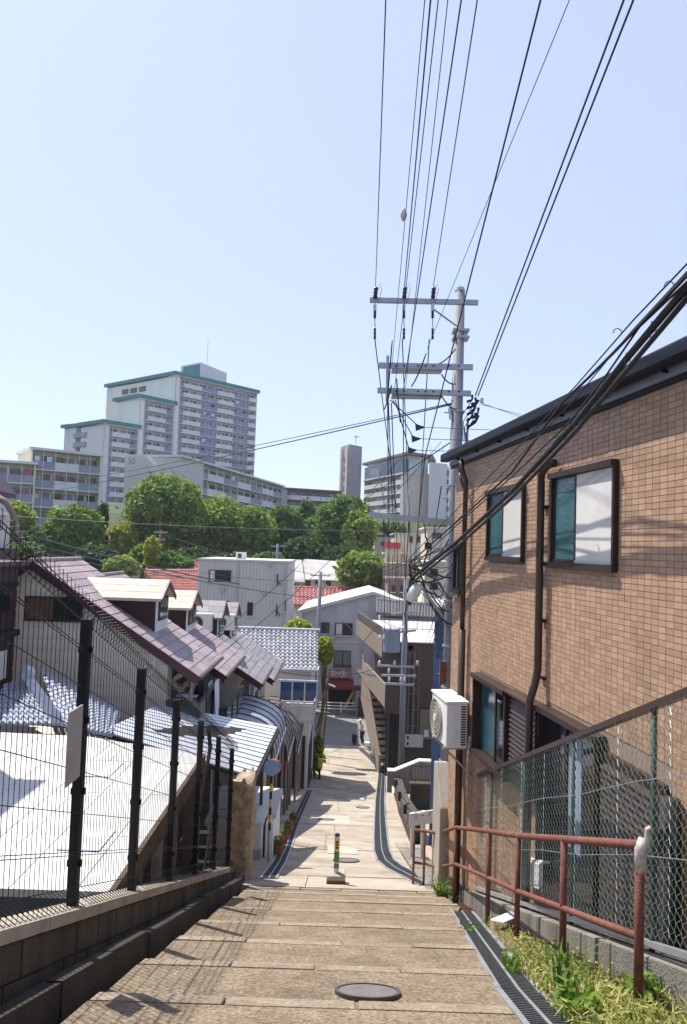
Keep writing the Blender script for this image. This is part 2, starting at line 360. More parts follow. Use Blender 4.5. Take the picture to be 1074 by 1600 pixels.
# ---------------------------------------------------------------- drains with gratings
def drain(pts, wd, label, bars=.06, mid=True, lift=.012):
    c = pts[len(pts)//2]; t = thing('drain_channel', c, label, 'drain')
    bs, rl, rr, rm, br = MB(), MB(), MB(), MB(), MB()
    for i, (a, b) in enumerate(zip(pts, pts[1:])):
        d = (b-a); n = V((d.y, -d.x, 0)).normalized(); U = V((0, 0, 1))
        def strip(q, o0, o1, h0, h1):
            q.hexa([a+n*o0+U*h0, a+n*o1+U*h0, b+n*o1+U*h0, b+n*o0+U*h0, a+n*o0+U*h1, a+n*o1+U*h1, b+n*o1+U*h1, b+n*o0+U*h1])
        h = wd/2
        strip(bs, -h, h, -.1, lift-.008); strip(rl, -h-.025, -h+.012, -.1, lift+.012); strip(rr, h-.012, h+.025, -.1, lift+.012)
        if mid: strip(rm, -.010, .010, lift-.01, lift+.010)
        k = int(d.length/bars)
        for j in range(k):
            p = a+d*((j+.5)/k); e = d.normalized()*bars*.22
            br.hexa([p-n*h-e-U*.01, p+n*h-e-U*.01, p+n*h+e-U*.01, p-n*h+e-U*.01, p-n*h-e+U*(lift+.006), p+n*h-e+U*(lift+.006), p+n*h+e+U*(lift+.006), p-n*h+e+U*(lift+.006)])
    bs.build('channel', 'dark', t); rl.build('edge_rail', 'galv', t); rr.build('edge_rail', 'galv', t)
    if mid: rm.build('middle_rail', 'galv', t)
    br.build('grating', 'grate', t, kind='stuff')
    return t
drain([V((xdl(y)+.135, y, zl(y)-.045)) for y in (1.2, 3.0, 4.6, 6.2, 7.6, 8.95)], .25, 'steel drain grating sloping beside the steps and the weeds', .045)
drain([G(672, 1384), G(640, 1368), G(617, 1356), G(603, 1345), G(597, 1330), G(595, 1310), G(594, 1280), G(594, 1250), G(597, 1210), G(590, 1196), G(577, 1182), G(563, 1170)], .34, 'long steel drain grating curving along the street opposite the houses', .12)
drain([G(420, 1373), G(437, 1347), G(447, 1325), G(457, 1296), G(472, 1262), G(484, 1235)], .24, 'steel drain grating running past the white shed and flowerpots', .09)
mat('rustdark', (.17, .075, .055), (.11, .055, .04), 14, .8, .4, 90)
t = thing('floor_plate', (1.7, 9.55, zl(9.5)), 'rusty checkered iron cover plate at the end of the weedy drain', 'cover plate')
for i in range(2):
    y0, y1 = 9.15+i*.42, 9.55+i*.42
    def pl_(xa, xb, ya, yb, h0, h1): return MB().hexa([(xa, ya, zl(ya)+h0), (xb, ya, zl(ya)+h0), (xb, yb, zl(yb)+h0), (xa, yb, zl(yb)+h0), (xa, ya, zl(ya)+h1), (xb, ya, zl(ya)+h1), (xb, yb, zl(yb)+h1), (xa, yb, zl(yb)+h1)])
    pl_(1.30, 1.86, y0, y1, -.16, -.045).build('plate', 'rustdark', t)
    for j in range(5): pl_(1.33, 1.83, y0+.05+j*.075, y0+.07+j*.075, -.06, -.038).build('ridge', 'rustdark', t)

# ================================================================ left retaining wall and mesh fence
FX = -1.64
def zw(y): return EZ+.455-.402*y-.93         # top of the low wall under the fence
def shear(q, y0, sl): q.v = [(x, y, z-sl*(y-y0)) for x, y, z in q.v]; return q
wl = thing('retaining_wall', (FX, 6, zw(6)-1), 'low stained concrete block wall carrying the black mesh fence', 'wall')
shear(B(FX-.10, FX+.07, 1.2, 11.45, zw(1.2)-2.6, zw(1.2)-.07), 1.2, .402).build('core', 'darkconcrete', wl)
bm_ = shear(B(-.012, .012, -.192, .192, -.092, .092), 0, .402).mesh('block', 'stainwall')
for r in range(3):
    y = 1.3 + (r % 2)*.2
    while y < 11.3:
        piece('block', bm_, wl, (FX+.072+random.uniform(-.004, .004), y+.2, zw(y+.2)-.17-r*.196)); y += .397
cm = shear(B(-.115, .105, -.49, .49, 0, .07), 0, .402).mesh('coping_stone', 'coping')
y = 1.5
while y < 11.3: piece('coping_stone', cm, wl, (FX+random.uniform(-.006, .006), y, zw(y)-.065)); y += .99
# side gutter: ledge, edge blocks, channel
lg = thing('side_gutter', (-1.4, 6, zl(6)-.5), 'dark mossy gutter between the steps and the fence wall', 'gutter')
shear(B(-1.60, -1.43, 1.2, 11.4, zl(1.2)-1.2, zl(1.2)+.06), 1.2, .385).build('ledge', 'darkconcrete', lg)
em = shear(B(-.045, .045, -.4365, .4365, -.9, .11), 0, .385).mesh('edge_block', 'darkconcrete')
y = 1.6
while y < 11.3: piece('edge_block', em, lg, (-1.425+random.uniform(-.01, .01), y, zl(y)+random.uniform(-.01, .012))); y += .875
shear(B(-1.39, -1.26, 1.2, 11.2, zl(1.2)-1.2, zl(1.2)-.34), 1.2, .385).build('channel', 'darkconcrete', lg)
# fence
PY = [1.9, 3.25, 4.6, 5.95, 7.3, 8.65, 10.0, 11.35]
fn = thing('mesh_fence', (FX, 6, zw(6)), 'tall black welded mesh fence with curled top on the low wall', 'fence')
for y in PY:
    b = B(FX-.03, FX+.03, y-.03, y+.03, zw(y)-.08, zw(y)+1.80); b.box(FX-.034, FX+.034, y-.034, y+.034, zw(y)+1.80, zw(y)+1.815)
    o = b.build('post', 'blackfence', fn)
    for k in range(4): B(FX-.045, FX+.045, y-.012, y+.012, zw(y)+.25+k*.45, zw(y)+.29+k*.45).build('clamp', 'blackfence', o)
for y0, y1 in zip(PY, PY[1:]):
    q = MB(); n = 21
    for i in range(n):
        y = y0+.03+(y1-y0-.06)*(i+.5)/n; z = zw(y); o = .028
        pts = [(FX+.035, y, z+.055), (FX+.10, y, z+.01), (FX+.11, y, z+.06), (FX+o, y, z+.12), (FX+o, y, z+1.74), (FX+.10, y, z+1.80), (FX+.095, y, z+1.89), (FX+.03, y, z+1.88), (FX+.022, y, z+1.76)]
        q.tube(pts, .0027, 4, False)
    for hh in (.05, .12, .32, .34, .58, .84, 1.10, 1.36, 1.58, 1.60, 1.76, 1.80, 1.885):
        xo = .10 if hh in (1.80,) else .03
        q.tube([(FX+xo, y0, zw(y0)+hh), (FX+xo, y1, zw(y1)+hh)], .0032, 4, False)
    q.build('wire_panel', 'blackfence', fn, kind='stuff')
mat('noticegrey', (.36, .35, .35), (.30, .29, .29), 4, .6)
tag(B(FX+.045, FX+.055, 4.24, 4.46, zw(4.35)+.76, zw(4.35)+1.20).build('notice_board', 'noticegrey'), 'blank grey plastic board wired to the mesh fence beside a post', 'board')
# stone pillar at the foot of the fence
px0 = V((-1.52, 11.85, 0)); zb = zs(11.85)-.1
q = MB(); n = 22; ring = []; NR = 26
for i in range(NR+1):
    z = zb+1.72*i/NR
    for j in range(n):
        a = 2*math.pi*(j+.5)/n; sq = 1/max(abs(math.cos(a)), abs(math.sin(a)))
        rr = .2*min(sq, 1.28)*random.uniform(.88, 1.08)
        ring.append((px0.x+math.cos(a)*rr, px0.y+math.sin(a)*rr*1.3, z+(random.uniform(-.16, .12) if i == NR else random.uniform(-.03, .03))))
q.add(ring, [(i*n+j, i*n+(j+1) % n, (i+1)*n+(j+1) % n, (i+1)*n+j) for i in range(NR) for j in range(n)]+[tuple(range(NR*n, (NR+1)*n))])
tag(q.build('stone_pillar', 'stonepillar'), 'rough brown stone pillar at the foot of the mesh fence', 'pillar')

# ================================================================ right railing, chain-link fence, kerb wall
zr = zl
rp = [(1.72, y) for y in (4.03, 5.35, 6.67, 7.92, 10.07)] + [(1.66, 11.35), (1.50, 11.75), (1.34, 11.85)]
rzt = [EZ-1.60, EZ-2.10, EZ-2.60, EZ-3.05, EZ-3.84]+[zs(11.35)+.86, zs(11.75)+.86, zs(11.85)+.86]
rl = thing('handrail', (1.72, 7, zl(7)), 'rusty red pipe handrail beside the steps', 'railing')
for i, ((x, y), zt) in enumerate(zip(rp, rzt)):
    zb = zl(y)-.05 if y < 11.1 else zs(y)-.03
    MB().tube([(x, y, zb), (x, y, zt)], .026 if i < 5 else .02, 10).build('post', 'rust', rl, smooth=True)
MB().tube([(x, y, z) for (x, y), z in zip(rp, rzt)], .027, 10).build('top_rail', 'rust', rl, smooth=True)
MB().tube([(x, y, z-.50 if i < 5 else z-.52) for i, ((x, y), z) in enumerate(zip(rp, rzt))], .023, 10).build('lower_rail', 'rust', rl, smooth=True)
c = V((1.72, 4.02, EZ-1.66)); MB().tube([c+V((0, 0, -.08)), c+V((0, 0, .04)), c+V((.012, 0, .10))], [.031, .033, .024], 10).build('end_wrap', 'whitecap', rl, smooth=True)
MB().tube([c+V((.03, -.01, .03)), c+V((.035, -.01, .155)), c+V((.05, -.012, .165))], [.017, .018, .015], 8).build('end_cap', 'whitecap', rl, smooth=True)

def cx(y): return lerp([(0, 2.07), (4.2, 2.0), (10.7, 1.89), (99, 1.89)], y)
def zct(y): return EZ+.90-.402*y             # top of the chain-link fence
kb = thing('kerb_wall', (1.97, 6, zl(6)), 'low grey concrete kerb wall under the chain-link fence', 'wall')
for i in range(17):
    ya = 1.6+i*.555; yb = ya+.545; xa, xb = cx(ya), cx(yb); h = zct(ya)-1.53; h2 = zct(yb)-1.53
    MB().hexa([(xa-.08, ya, h-.9), (xa+.09, ya, h-.9), (xb+.09, yb, h2-.9), (xb-.08, yb, h2-.9), (xa-.08, ya, h), (xa+.09, ya, h), (xb+.09, yb, h2), (xb-.08, yb, h2)]).build('kerb_block', 'concrete', kb, bevel=.01)
cf = thing('chain_link_fence', (1.95, 6, zl(6)+.3), 'green wire chain-link fence between the handrail and the tiled house', 'fence')
YC = [1.2, 3.1, 4.55, 6.0, 7.45, 8.9, 10.75]
for y in YC[1:]:
    MB().tube([(cx(y)+.03, y, zct(y)-1.75), (cx(y)+.03, y, zct(y)-.01)], .019, 8).build('post', 'greenpost', cf, smooth=True)
ya, yb = 1.2, 10.75
MB().hexa([(cx(ya)-.005, ya, zct(ya)-.03), (cx(ya)+.05, ya, zct(ya)-.03), (cx(yb)+.05, yb, zct(yb)-.03), (cx(yb)-.005, yb, zct(yb)-.03), (cx(ya)-.005, ya, zct(ya)+.015), (cx(ya)+.05, ya, zct(ya)+.015), (cx(yb)+.05, yb, zct(yb)+.015), (cx(yb)-.005, yb, zct(yb)+.015)]).build('top_rail', 'pipe', cf)
MB().hexa([(cx(ya)-.005, ya, zct(ya)-1.50), (cx(ya)+.04, ya, zct(ya)-1.50), (cx(yb)+.04, yb, zct(yb)-1.50), (cx(yb)-.005, yb, zct(yb)-1.50), (cx(ya)-.005, ya, zct(ya)-1.46), (cx(ya)+.04, ya, zct(ya)-1.46), (cx(yb)+.04, yb, zct(yb)-1.46), (cx(yb)-.005, yb, zct(yb)-1.46)]).build('bottom_rail', 'galv', cf)
for h in (.48, .95):
    MB().tube([(cx(y)-.016, y, zct(y)-h+.012*math.sin(y*3)) for y in [1.2+i*.5 for i in range(20)]], .0035, 4).build('tension_wire', 'galv', cf)
ms = .038; q = MB(); k = 0; y = 2.6
while y < 10.7:
    n = int(1.44/ms); pts = []
    for i in range(n+1):
        yo = y+(ms*.5 if (i+k) % 2 else -ms*.5); pts.append((cx(yo)+(.005 if i % 2 else -.005), yo, zct(y)-.03-i*ms))
    q.tube(pts, .0021, 3, False); y += ms; k += 1
q.build('chain_mesh', 'chain', cf, kind='stuff')
# concrete gate pillar where the handrail ends
q = MB().ext([V((1.62, 10.95, zs(11)-.3)), V((1.62, 11.75, zs(11)-.3)), V((1.62, 11.75, EZ-3.42)), V((1.62, 11.5, EZ-3.36)), V((1.62, 10.95, EZ-3.9))], (.2, 0, 0))
tag(q.build('gate_pillar', 'paleconcrete', bevel=.02), 'pale concrete pillar with sloping top below the grey utility pole', 'pillar')
# old stone gate stump at the right edge
sp = thing('brick_stump', (2.02, 3.55, zl(3.55)), 'small dark brick stump at the upper end of the chain-link fence', 'stump')
for i in range(3):
    for j in range(2): B(1.95+j*.115, 2.06+j*.115, 3.45, 3.68, zct(3.6)-1.5+i*.115, zct(3.6)-1.39+i*.115).build('brick', 'darkbrown', sp, bevel=.008)
# ================================================================ tiled house on the right
EW = V((.1252, -.9921, 0)); NW = V((-.9921, -.1252, 0)); OW = V((1.83, 10.2, 0)); AW = math.atan2(EW.y, EW.x)
def RW(s, o, z): return OW+EW*s+NW*o+V((0, 0, EZ+z))
def wb(q, s0, s1, o0, o1, z0, z1):
    return q.hexa([RW(s0, o0, z0), RW(s1, o0, z0), RW(s1, o1, z0), RW(s0, o1, z0), RW(s0, o0, z1), RW(s1, o0, z1), RW(s1, o1, z1), RW(s0, o1, z1)])
def WB(*a): return wb(MB(), *a)
th = thing('tiled_house', RW(2, -2, -5), 'brown tiled house with dark gutter and shuttered windows along the stair', 'house')
OPEN = [(2.86, 4.22, -.13, .86), (.84, 2.14, -.10, .84), (.66, 2.72, -2.65, -1.58), (2.78, 5.02, -3.3, -1.53), (-.68, -.22, -.62, .14)]
core = WB(-.8, 9, -5, -.0075, -6.5, 1.34).build('wall', 'grout', th)
S0, S1, Z0, Z1 = -.78, 6.3, -4.6, 1.34
def tiles(q, s, z): wb(q, s+.003, s+.097, -.031, -.002+random.uniform(-.0012, .0012), z+.003, z+.0475)
tm = MB(); tm.hexa([(.003, .002, .003), (.097, .002, .003), (.097, .031, .003), (.003, .031, .003), (.003, .002, .0475), (.097, .002, .0475), (.097, .031, .0475), (.003, .031, .0475)])
tme = tm.mesh('wall_tile', 'tile'); q = MB(); n1 = 0
rot = Matrix(((EW.x, -NW.x, 0), (EW.y, -NW.y, 0), (0, 0, 1))).to_euler()
cols = int((S1-S0)/.1); rows = int((Z1-Z0)/.05)
for i in range(cols):
    s = S0+i*.1
    for j in range(rows):
        z = Z1-.05*(j+1)
        if any(a-.05 < s < b-.05 and c-.025 < z < d-.025 for a, b, c, d in OPEN): continue
        if 4.28 < s < 5.5 and -.36 < z < .9 and n1 < 300:
            piece('wall_tile', tme, core, RW(s, 0, z), rot); n1 += 1
        else: tiles(q, s, z)
q.build('wall_tiles', 'tilebulk', core, kind='stuff')
# eaves
gt = WB(-.98, 9, .06, .20, 1.425, 1.55); gt.build('gutter', 'navy', th, bevel=.02)
for i in range(9): WB(-.4+i*.9, -.385+i*.9, .01, .1, 1.40, 1.426).build('gutter_bracket', 'navy', th)
WB(-.95, 9, -.04, .055, 1.365, 1.423).build('soffit', 'soffit', th)
WB(-.95, 9, -.02, .03, 1.325, 1.364).build('trim', 'navy', th)
MB().hexa([RW(-.98, .05, 1.45), RW(9, .05, 1.45), RW(9, -5.2, 3.0), RW(-.98, -5.2, 3.0), RW(-.98, .05, 1.50), RW(9, .05, 1.50), RW(9, -5.2, 3.06), RW(-.98, -5.2, 3.06)]).build('roof', 'navy', th)
# windows
def window(s0, s1, z0, z1, split, curtain=True, prot=.042, dark=False):
    w = WB(s0+.02, s1-.02, -.03, .006, z0+.02, z1-.02).build('window', 'glassdark' if dark else 'glassteal', th)
    f = .036
    for a in ((s0, s1, -.03, prot+.03, z1-.045, z1+.012), (s0, s1, -.03, prot+.015, z0-.012, z0+.05), (s0, s0+f, -.03, prot, z0+.05, z1-.045), (s1-f, s1, -.03, prot, z0+.05, z1-.045)):
        WB(*a).build('frame', 'frame', w)
    sp = s0+(s1-s0)*split
    WB(sp-.018, sp+.018, -.02, .026, z0+.05, z1-.045).build('mullion', 'frame', w)
    WB(s0+f, sp-.018, -.02, .02, z0+.05, z0+.085).build('sash', 'frame', w); WB(s0+f, s0+f+.03, -.02, .02, z0+.085, z1-.045).build('sash', 'frame', w)
    if curtain:
        WB(sp+.016, s1-f, -.02, .022, z0+.055, z1-.05).build('screen', 'curtain', w)
        WB(sp+.010, s1-f+.006, .0225, .030, z0+.052, z0+.082).build('screen_rail', 'offwhite', w)
    return w
window(2.88, 4.20, -.115, .84, .42); window(.86, 2.12, -.08, .82, .46)
window(-.66, -.24, -.60, .12, .5, False)
WB(-.72, -.2, -.02, .10, -.66, -.615).build('window_sill', 'concrete', th)
window(.68, 1.90, -2.62, -1.60, .52, False, .12, dark=False)
WB(1.3, 1.86, -.015, .014, -2.56, -1.66).build('window_pane', 'glassdark', th)
def louver(s0, s1, z0, z1, nm='shutter_box'):
    o = WB(s0, s1, -.03, .05, z0, z1).build(nm, 'frame', th); n = int((z1-z0-.06)/.055)
    for i in range(n):
        z = z0+.03+i*.055
        MB().hexa([RW(s0+.03, .045, z), RW(s1-.03, .045, z), RW(s1-.03, .085, z), RW(s0+.03, .085, z), RW(s0+.03, .05, z+.045), RW(s1-.03, .05, z+.045), RW(s1-.03, .06, z+.045), RW(s0+.03, .06, z+.045)]).build('slat', 'darkbrown', o)
louver(1.91, 2.71, -2.6, -1.60)
WB(1.88, 2.74, -.02, .14, -1.60, -1.575).build('window_hood', 'pipe', th)
window(2.80, 4.05, -3.28, -1.56, .4, False, .10, dark=True)
WB(3.36, 3.62, -.02, .012, -2.75, -1.7).build('curtain', 'soffit', th)  # pale strip painted as the whitish blue reflection in the glass
louver(4.08, 4.98, -3.25, -1.66)
MB().tube([RW(5.12, .08, -5), RW(5.12, .08, -1.7)], .07, 10).build('flue', 'dark', th, smooth=True)
for i in range(5): WB(5.62+i*.11, 5.68+i*.11, .02, .06, -3.2, -1.9).build('lattice_bar', 'rust', th)
WB(5.55, 6.2, .015, .07, -1.95, -1.86).build('lattice_rail', 'rust', th)
# down pipes
def pipe(pts, r, nm='downpipe'): return MB().tube([RW(*p) for p in pts], r, 10).build(nm, 'pipe', th, smooth=True)
pipe([(3.02, .06, .95), (2.98, .07, .965), (2.80, .07, .91), (2.72, .07, .86), (2.72, .07, .7), (2.72, .07, -1.2), (2.72, .10, -1.36), (2.74, .16, -1.52), (2.75, .17, -4.5)], .042)
pipe([(-.05, .13, 1.36), (-.02, .12, 1.2), (.02, .075, 1.05), (.02, .075, -1.1)], .036)
pipe([(.02, .075, -1.1), (.02, .075, -4.8)], .052)
for z in (.5, -.1, -.7, -1.3): WB(2.66, 2.78, -.01, .03, z, z+.03).build('pipe_bracket', 'frame', th)
pipe([(-.32, .08, 1.3), (-.2, .09, 1.1), (-.06, .08, .95)], .02, 'stay')
# air conditioner
ac = thing('air_conditioner', RW(.05, .27, -2.72), 'white outdoor air conditioner bracketed to the tiled wall beside the pole', 'air conditioner')
body = WB(-.36, .44, .10, .39, -2.66, -2.06).build('case', 'acwhite', ac, bevel=.015)
WB(-.38, .46, .085, .405, -2.06, -2.025).build('top_plate', 'white', ac, bevel=.008)
cx0, cz0 = -.06, -2.36
def ring(r0, r1, o0, o1, n=26):
    q = MB()
    for i in range(n):
        a, b = 2*math.pi*i/n, 2*math.pi*(i+1)/n
        pt = lambda r, t, o: RW(cx0+r*math.cos(t), o, cz0+r*math.sin(t))
        q.hexa([pt(r0, a, o0), pt(r1, a, o0), pt(r1, b, o0), pt(r0, b, o0), pt(r0, a, o1), pt(r1, a, o1), pt(r1, b, o1), pt(r0, b, o1)])
    return q
ring(.0, .255, .388, .392).build('fan_opening', 'acdark', ac); ring(.255, .275, .385, .425).build('fan_ring', 'acgrille', ac)
for r in (.20, .145, .09): ring(r, r+.011, .408, .424).build('grille_ring', 'acgrille', ac)
q = MB()
for i in range(40):
    a = 2*math.pi*i/40; d = V((0, 0, 0)); q.tube([RW(cx0+.04*math.cos(a), .418, cz0+.04*math.sin(a)), RW(cx0+.262*math.cos(a+.25), .415, cz0+.262*math.sin(a+.25))], .0045, 4)
q.build('fan_grille', 'acgrille', ac); ring(0, .05, .405, .432, 16).build('fan_hub', 'white', ac)
for i in range(16):
    z = -2.62+i*.034; WB(.4405, .446, .12, .19, z, z+.02).build('vent_slot', 'acdark', ac)
WB(.44, .455, .26, .33, -2.26, -2.12).build('side_handle', 'white', ac); WB(.44, .455, .26, .33, -2.55, -2.40).build('side_handle', 'white', ac)
for s in (-.25, .33):
    WB(s-.02, s+.02, -.03, .40, -2.70, -2.665).build('bracket_arm', 'acgrille', ac)
    MB().tube([RW(s, .38, -2.69), RW(s, .0, -3.05)], .014, 6).build('bracket_strut', 'acgrille', ac)
MB().tube([RW(.42, .05, -2.5), RW(.44, .08, -2.75), RW(.36, .06, -3.05), RW(.38, .05, -3.4)], .02, 7).build('hose', 'whitecap', ac, smooth=True)

# ================================================================ utility poles
def pole(name, x, y, zb, zt, r0, r1, label, m='polegrey', lean=(0, 0)):
    t = thing(name, (x, y, zb), label, 'utility pole')
    MB().tube([(x, y, zb-.3), (x+lean[0], y+lean[1], zt)], [r0, r1], 18).build('shaft', m, t, smooth=True); return t
ZB = zs(13)
up = pole('utility_pole', 2.05, 13, ZB, EZ+4.9, .165, .095, 'tall grey concrete utility pole with three crossarms beside the tiled house')
MB().tube([(2.05, 13, EZ+4.9), (2.05, 13, EZ+4.97)], [.10, .085], 16).build('pole_cap', 'steel', up)
def arm(a, b, h, dep, nm='crossarm', m='steel', par=up, y=12.82):
    a, b = P(*a, y), P(*b, y); d = (b-a)/2; return MB().ob((a+b)/2, d, (0, dep, 0), (0, 0, h)).build(nm, m, par)
arm((578, 469), (747, 473), .042, .04); a2 = arm((592, 571), (739, 574), .052, .03); arm((592, 571), (739, 574), .052, .03, y=13.16)
a3 = arm((590, 610), (736, 615), .05, .03); arm((590, 610), (736, 615), .05, .03, y=13.16)
for yy_ in (571, 611):
    arm((612, yy_+8), (690, yy_+9), .03, .12, 'arm_plate', y=13.0)
    for x in (618, 630, 652, 664, 676, 700, 716): arm((x, yy_+.5), (x+3, yy_+.6), .012, .006, 'bolt', 'dark', y=12.786)
arm((577, 804), (706, 817), .05, .04, y=12.80)
MB().tube([P(676, 482, 12.8), P(716, 511, 12.86)], .016, 6).build('brace', 'steel', up)
MB().tube([P(606, 556, 12.76), P(605, 628, 12.76)], .028, 8).build('hanger', 'steel', up)
for yy_ in (518, 529): arm((707, yy_-.5), (732, yy_+.5), .022, .14, 'clamp_band', y=12.98)
for i, yy_ in enumerate((645, 705, 760, 850, 940, 1010, 1075, 1190, 1240)):
    c = P(712-(yy_-645)*.02, yy_, 13); MB().tube([(2.05, 13, c.z), (2.05, 13, c.z+.03)], .145+i*.003, 14).build('band', 'steel', up)
for i in range(9):
    z = ZB+2+i*.8; sg = 1 if i % 2 else -1; MB().tube([(2.05, 13, z), (2.05+sg*.24, 12.95, z)], .011, 6).build('step_bolt', 'steel', up)
MB().box(1.82, 1.94, 12.72, 12.80, EZ-2.35, EZ-1.95).build('rust_box', 'rust', up)
MB().box(2.2, 2.42, 12.85, 13.1, EZ-1.25, EZ-.98).build('dark_box', 'dark', up)
MB().tube([(2.19, 12.95, EZ-1.3), (2.42, 12.8, EZ-1.62)], .03, 8).build('lamp_tube', 'lamp', up)
MB().tube([(2.19, 12.87, ZB), (2.18, 12.88, EZ-2)], .025, 7).build('conduit', 'greycable', up)
MB().tube([(2.24, 12.95, EZ+1.2), (2.25, 12.95, EZ+2.5)], .022, 7).build('riser', 'steel', up)
# strain insulators on the top arm
for x in (586, 630.5, 674.5):
    dx = (x-586)*.02
    for (ya, yb, r, m) in ((449, 466, .045, 'insul'), (466, 478, .012, 'steel'), (476, 486, .036, 'insulwhite'), (486, 497, .03, 'insul'), (497, 512, .01, 'steel'), (512, 530, .026, 'insul')):
        a, b = P(x+max(0, 470-ya)*.10+dx, ya, 12.75), P(x+max(0, 470-yb)*.10+dx, yb, 12.75)
        n = 6; pts = [a.lerp(b, i/n) for i in range(n+1)]
        MB().tube(pts, [r*(1 if i % 2 else .72) for i in range(n+1)] if r > .02 else r, 10).build('insulator' if r > .02 else 'link', m, up, smooth=True)
    MB().tube([P(x+4, 455, 12.72), P(x+9, 443, 12.72), P(x+11, 452, 12.72), P(x+5, 474, 12.72)], .005, 5).build('jumper', 'greycable', up)
# cable terminations right of the shaft
for i in range(9):
    a = P(738+(i % 3)*5, 617+i*4, 12.9); b = P(730+(i*7) % 14, 628+i*5, 12.92)
    MB().tube([a, a.lerp(b, .5)+V((.05, 0, -.02)), b], [.028, .018, .03], 7).build('termination', 'insul', up, smooth=True)
for i in range(4):
    a = P(738+i*3, 625+i*6, 12.9); MB().tube([a, P(722+i*2, 650+i*9, 12.88), P(724+i*4, 690+i*14, 12.9)], .008, 5).build('lead', 'blackcable', up)
MB().cyl(P(753, 630, 12.8), .035, .09, 8).build('insulator', 'insulwhite', up)
for x, yy_ in ((703, 645), (704, 655)): MB().cyl(P(x, yy_, 12.9), .03, .1, 8).build('insulator', 'insulwhite', up)
# street light with its bracket
lm = thing('street_lamp', P(652, 935, 12.2), 'small white street lamp hanging among the cables on the pole', 'street lamp')
a, b = P(640, 938, 12.2), P(656, 912, 12.2); d = (b-a).normalized()
MB().tube([a-d*.02, a+d*.05, a.lerp(b, .5), b-d*.04, b], [.05, .095, .11, .085, .04], 12).build('lamp_head', 'lamp', lm, smooth=True)
MB().tube([b, P(664, 925, 12.3), P(690, 960, 12.7), P(700, 985, 12.9)], .025, 7).build('bracket', 'steel', lm, smooth=True)
bx = thing('cable_box', P(668, 856, 12.5), 'small black splice box hanging from the lowest crossarm', 'cable box')
c = P(669, 853, 12.5); MB().ob(c, (.055, 0, 0), (0, .04, 0), (0, 0, .06)).build('box', 'insul', bx, bevel=.01)
MB().tube([c+V((0, 0, .05)), P(665, 838, 12.5), P(664, 822, 12.6), P(657, 811, 12.75)], .014, 6).build('lead', 'blackcable', bx)
MB().tube([c-V((0, 0, .05)), P(663, 880, 12.5), P(662, 900, 12.5)], .014, 6).build('lead', 'blackcable', bx)
# ================================================================ roofing helpers
def bil(c, u, v):
    a, b, d, e = c               # 00 10 11 01
    return a*(1-u)*(1-v)+b*u*(1-v)+d*u*v+e*(1-u)*v
def tile_patch(c, nu, nv, h=.045):
    q = MB(); nrm = (c[1]-c[0]).cross(c[3]-c[0]).normalized()
    if nrm.z < 0: nrm = -nrm
    prof = [(0, .15), (.18, .75), (.38, 1), (.58, .72), (.78, .12), (1, 0)]
    for i in range(nu):
        for j in range(nv):
            top, bot, lip = [], [], []
            for a, hh in prof:
                top.append(bil(c, (i+a*.97)/nu, j/nv)+nrm*(hh*h)); bot.append(bil(c, (i+a*.97)/nu, (j+1.04)/nv)+nrm*(hh*h+h*.6)); lip.append(bil(c, (i+a*.97)/nu, (j+1.04)/nv)-nrm*.005)
            n = len(prof); q.add(top+bot+lip, [(k, k+1, n+k+1, n+k) for k in range(n-1)]+[(n+k, n+k+1, 2*n+k+1, 2*n+k) for k in range(n-1)])
    return q
def ribbed(c, n, par, m='metalroof', base='dark', nm='roof_panel', gap=.26, lift=.03, flip=False):
    nrm = (c[1]-c[0]).cross(c[3]-c[0]).normalized()
    if nrm.z < 0: nrm = -nrm
    r = MB().slab([p-nrm*.004 for p in c], -nrm*.05).build('roof', base, par)  # dark base shows in the gaps as painted rib shadows
    for i in range(n):
        a, b = (i+gap/2)/n, (i+1-gap/2)/n
        MB().slab([bil(c, a, 0)+nrm*lift, bil(c, b, 0)+nrm*lift, bil(c, b, 1)+nrm*lift, bil(c, a, 1)+nrm*lift], -nrm*(lift-.002)).build(nm, m, r)
    return r

# ---------------------------------------------------------------- flat cream roof beside the fence
fr = thing('flat_roof_house', (-4, 8, EZ-5.7), 'low house with flat cream sheet roof just below the mesh fence', 'house')
z0 = EZ-2.93
rf = MB().prism([(-1.84, 5.95), (-1.84, 9.95), (-3.7, 10.75), (-9, 11.05), (-9, 5.95)], z0-.12, z0-.012).build('roof', 'creamroof', fr)
for i in range(6):
    for j in range(4):
        xa, xb = -1.86-i*1.15, -1.86-(i+1)*1.15; ya = 5.97+j*1.2; yb = ya+1.2
        ly = lambda x: 9.93+(-1.84-x)*.43 if x > -3.7 else 10.73
        if j == 3: yb0, yb1 = ly(xa), ly(xb)
        else: yb0 = yb1 = yb
        MB().hexa([(xb+.006, ya+.006, z0-.012), (xa-.006, ya+.006, z0-.012), (xa-.006, yb0-.006, z0-.012), (xb+.006, yb1-.006, z0-.012), (xb+.006, ya+.006, z0+random.uniform(0, .004)), (xa-.006, ya+.006, z0), (xa-.006, yb0-.006, z0), (xb+.006, yb1-.006, z0+.002)]).build('roof_sheet', 'creamroof', rf)
for i in range(13):
    xa = -2.15-i*.56; ye_ = 9.9+(-1.84-xa)*.43 if xa > -3.7 else 10.7
    B(xa-.012, xa+.012, 5.99, ye_, z0, z0+.009).build('standing_seam', 'creamroof', rf)
for (xa, ya, w, h) in ((-3.3, 8.9, .5, .6), (-2.6, 6.8, .4, .5)): B(xa, xa+w, ya, ya+h, z0+.005, z0+.016).build('patch_sheet', 'metalroof', rf)
B(-9, -1.82, 5.82, 5.95, z0-.16, z0+.05).build('front_gutter', 'dark', fr)
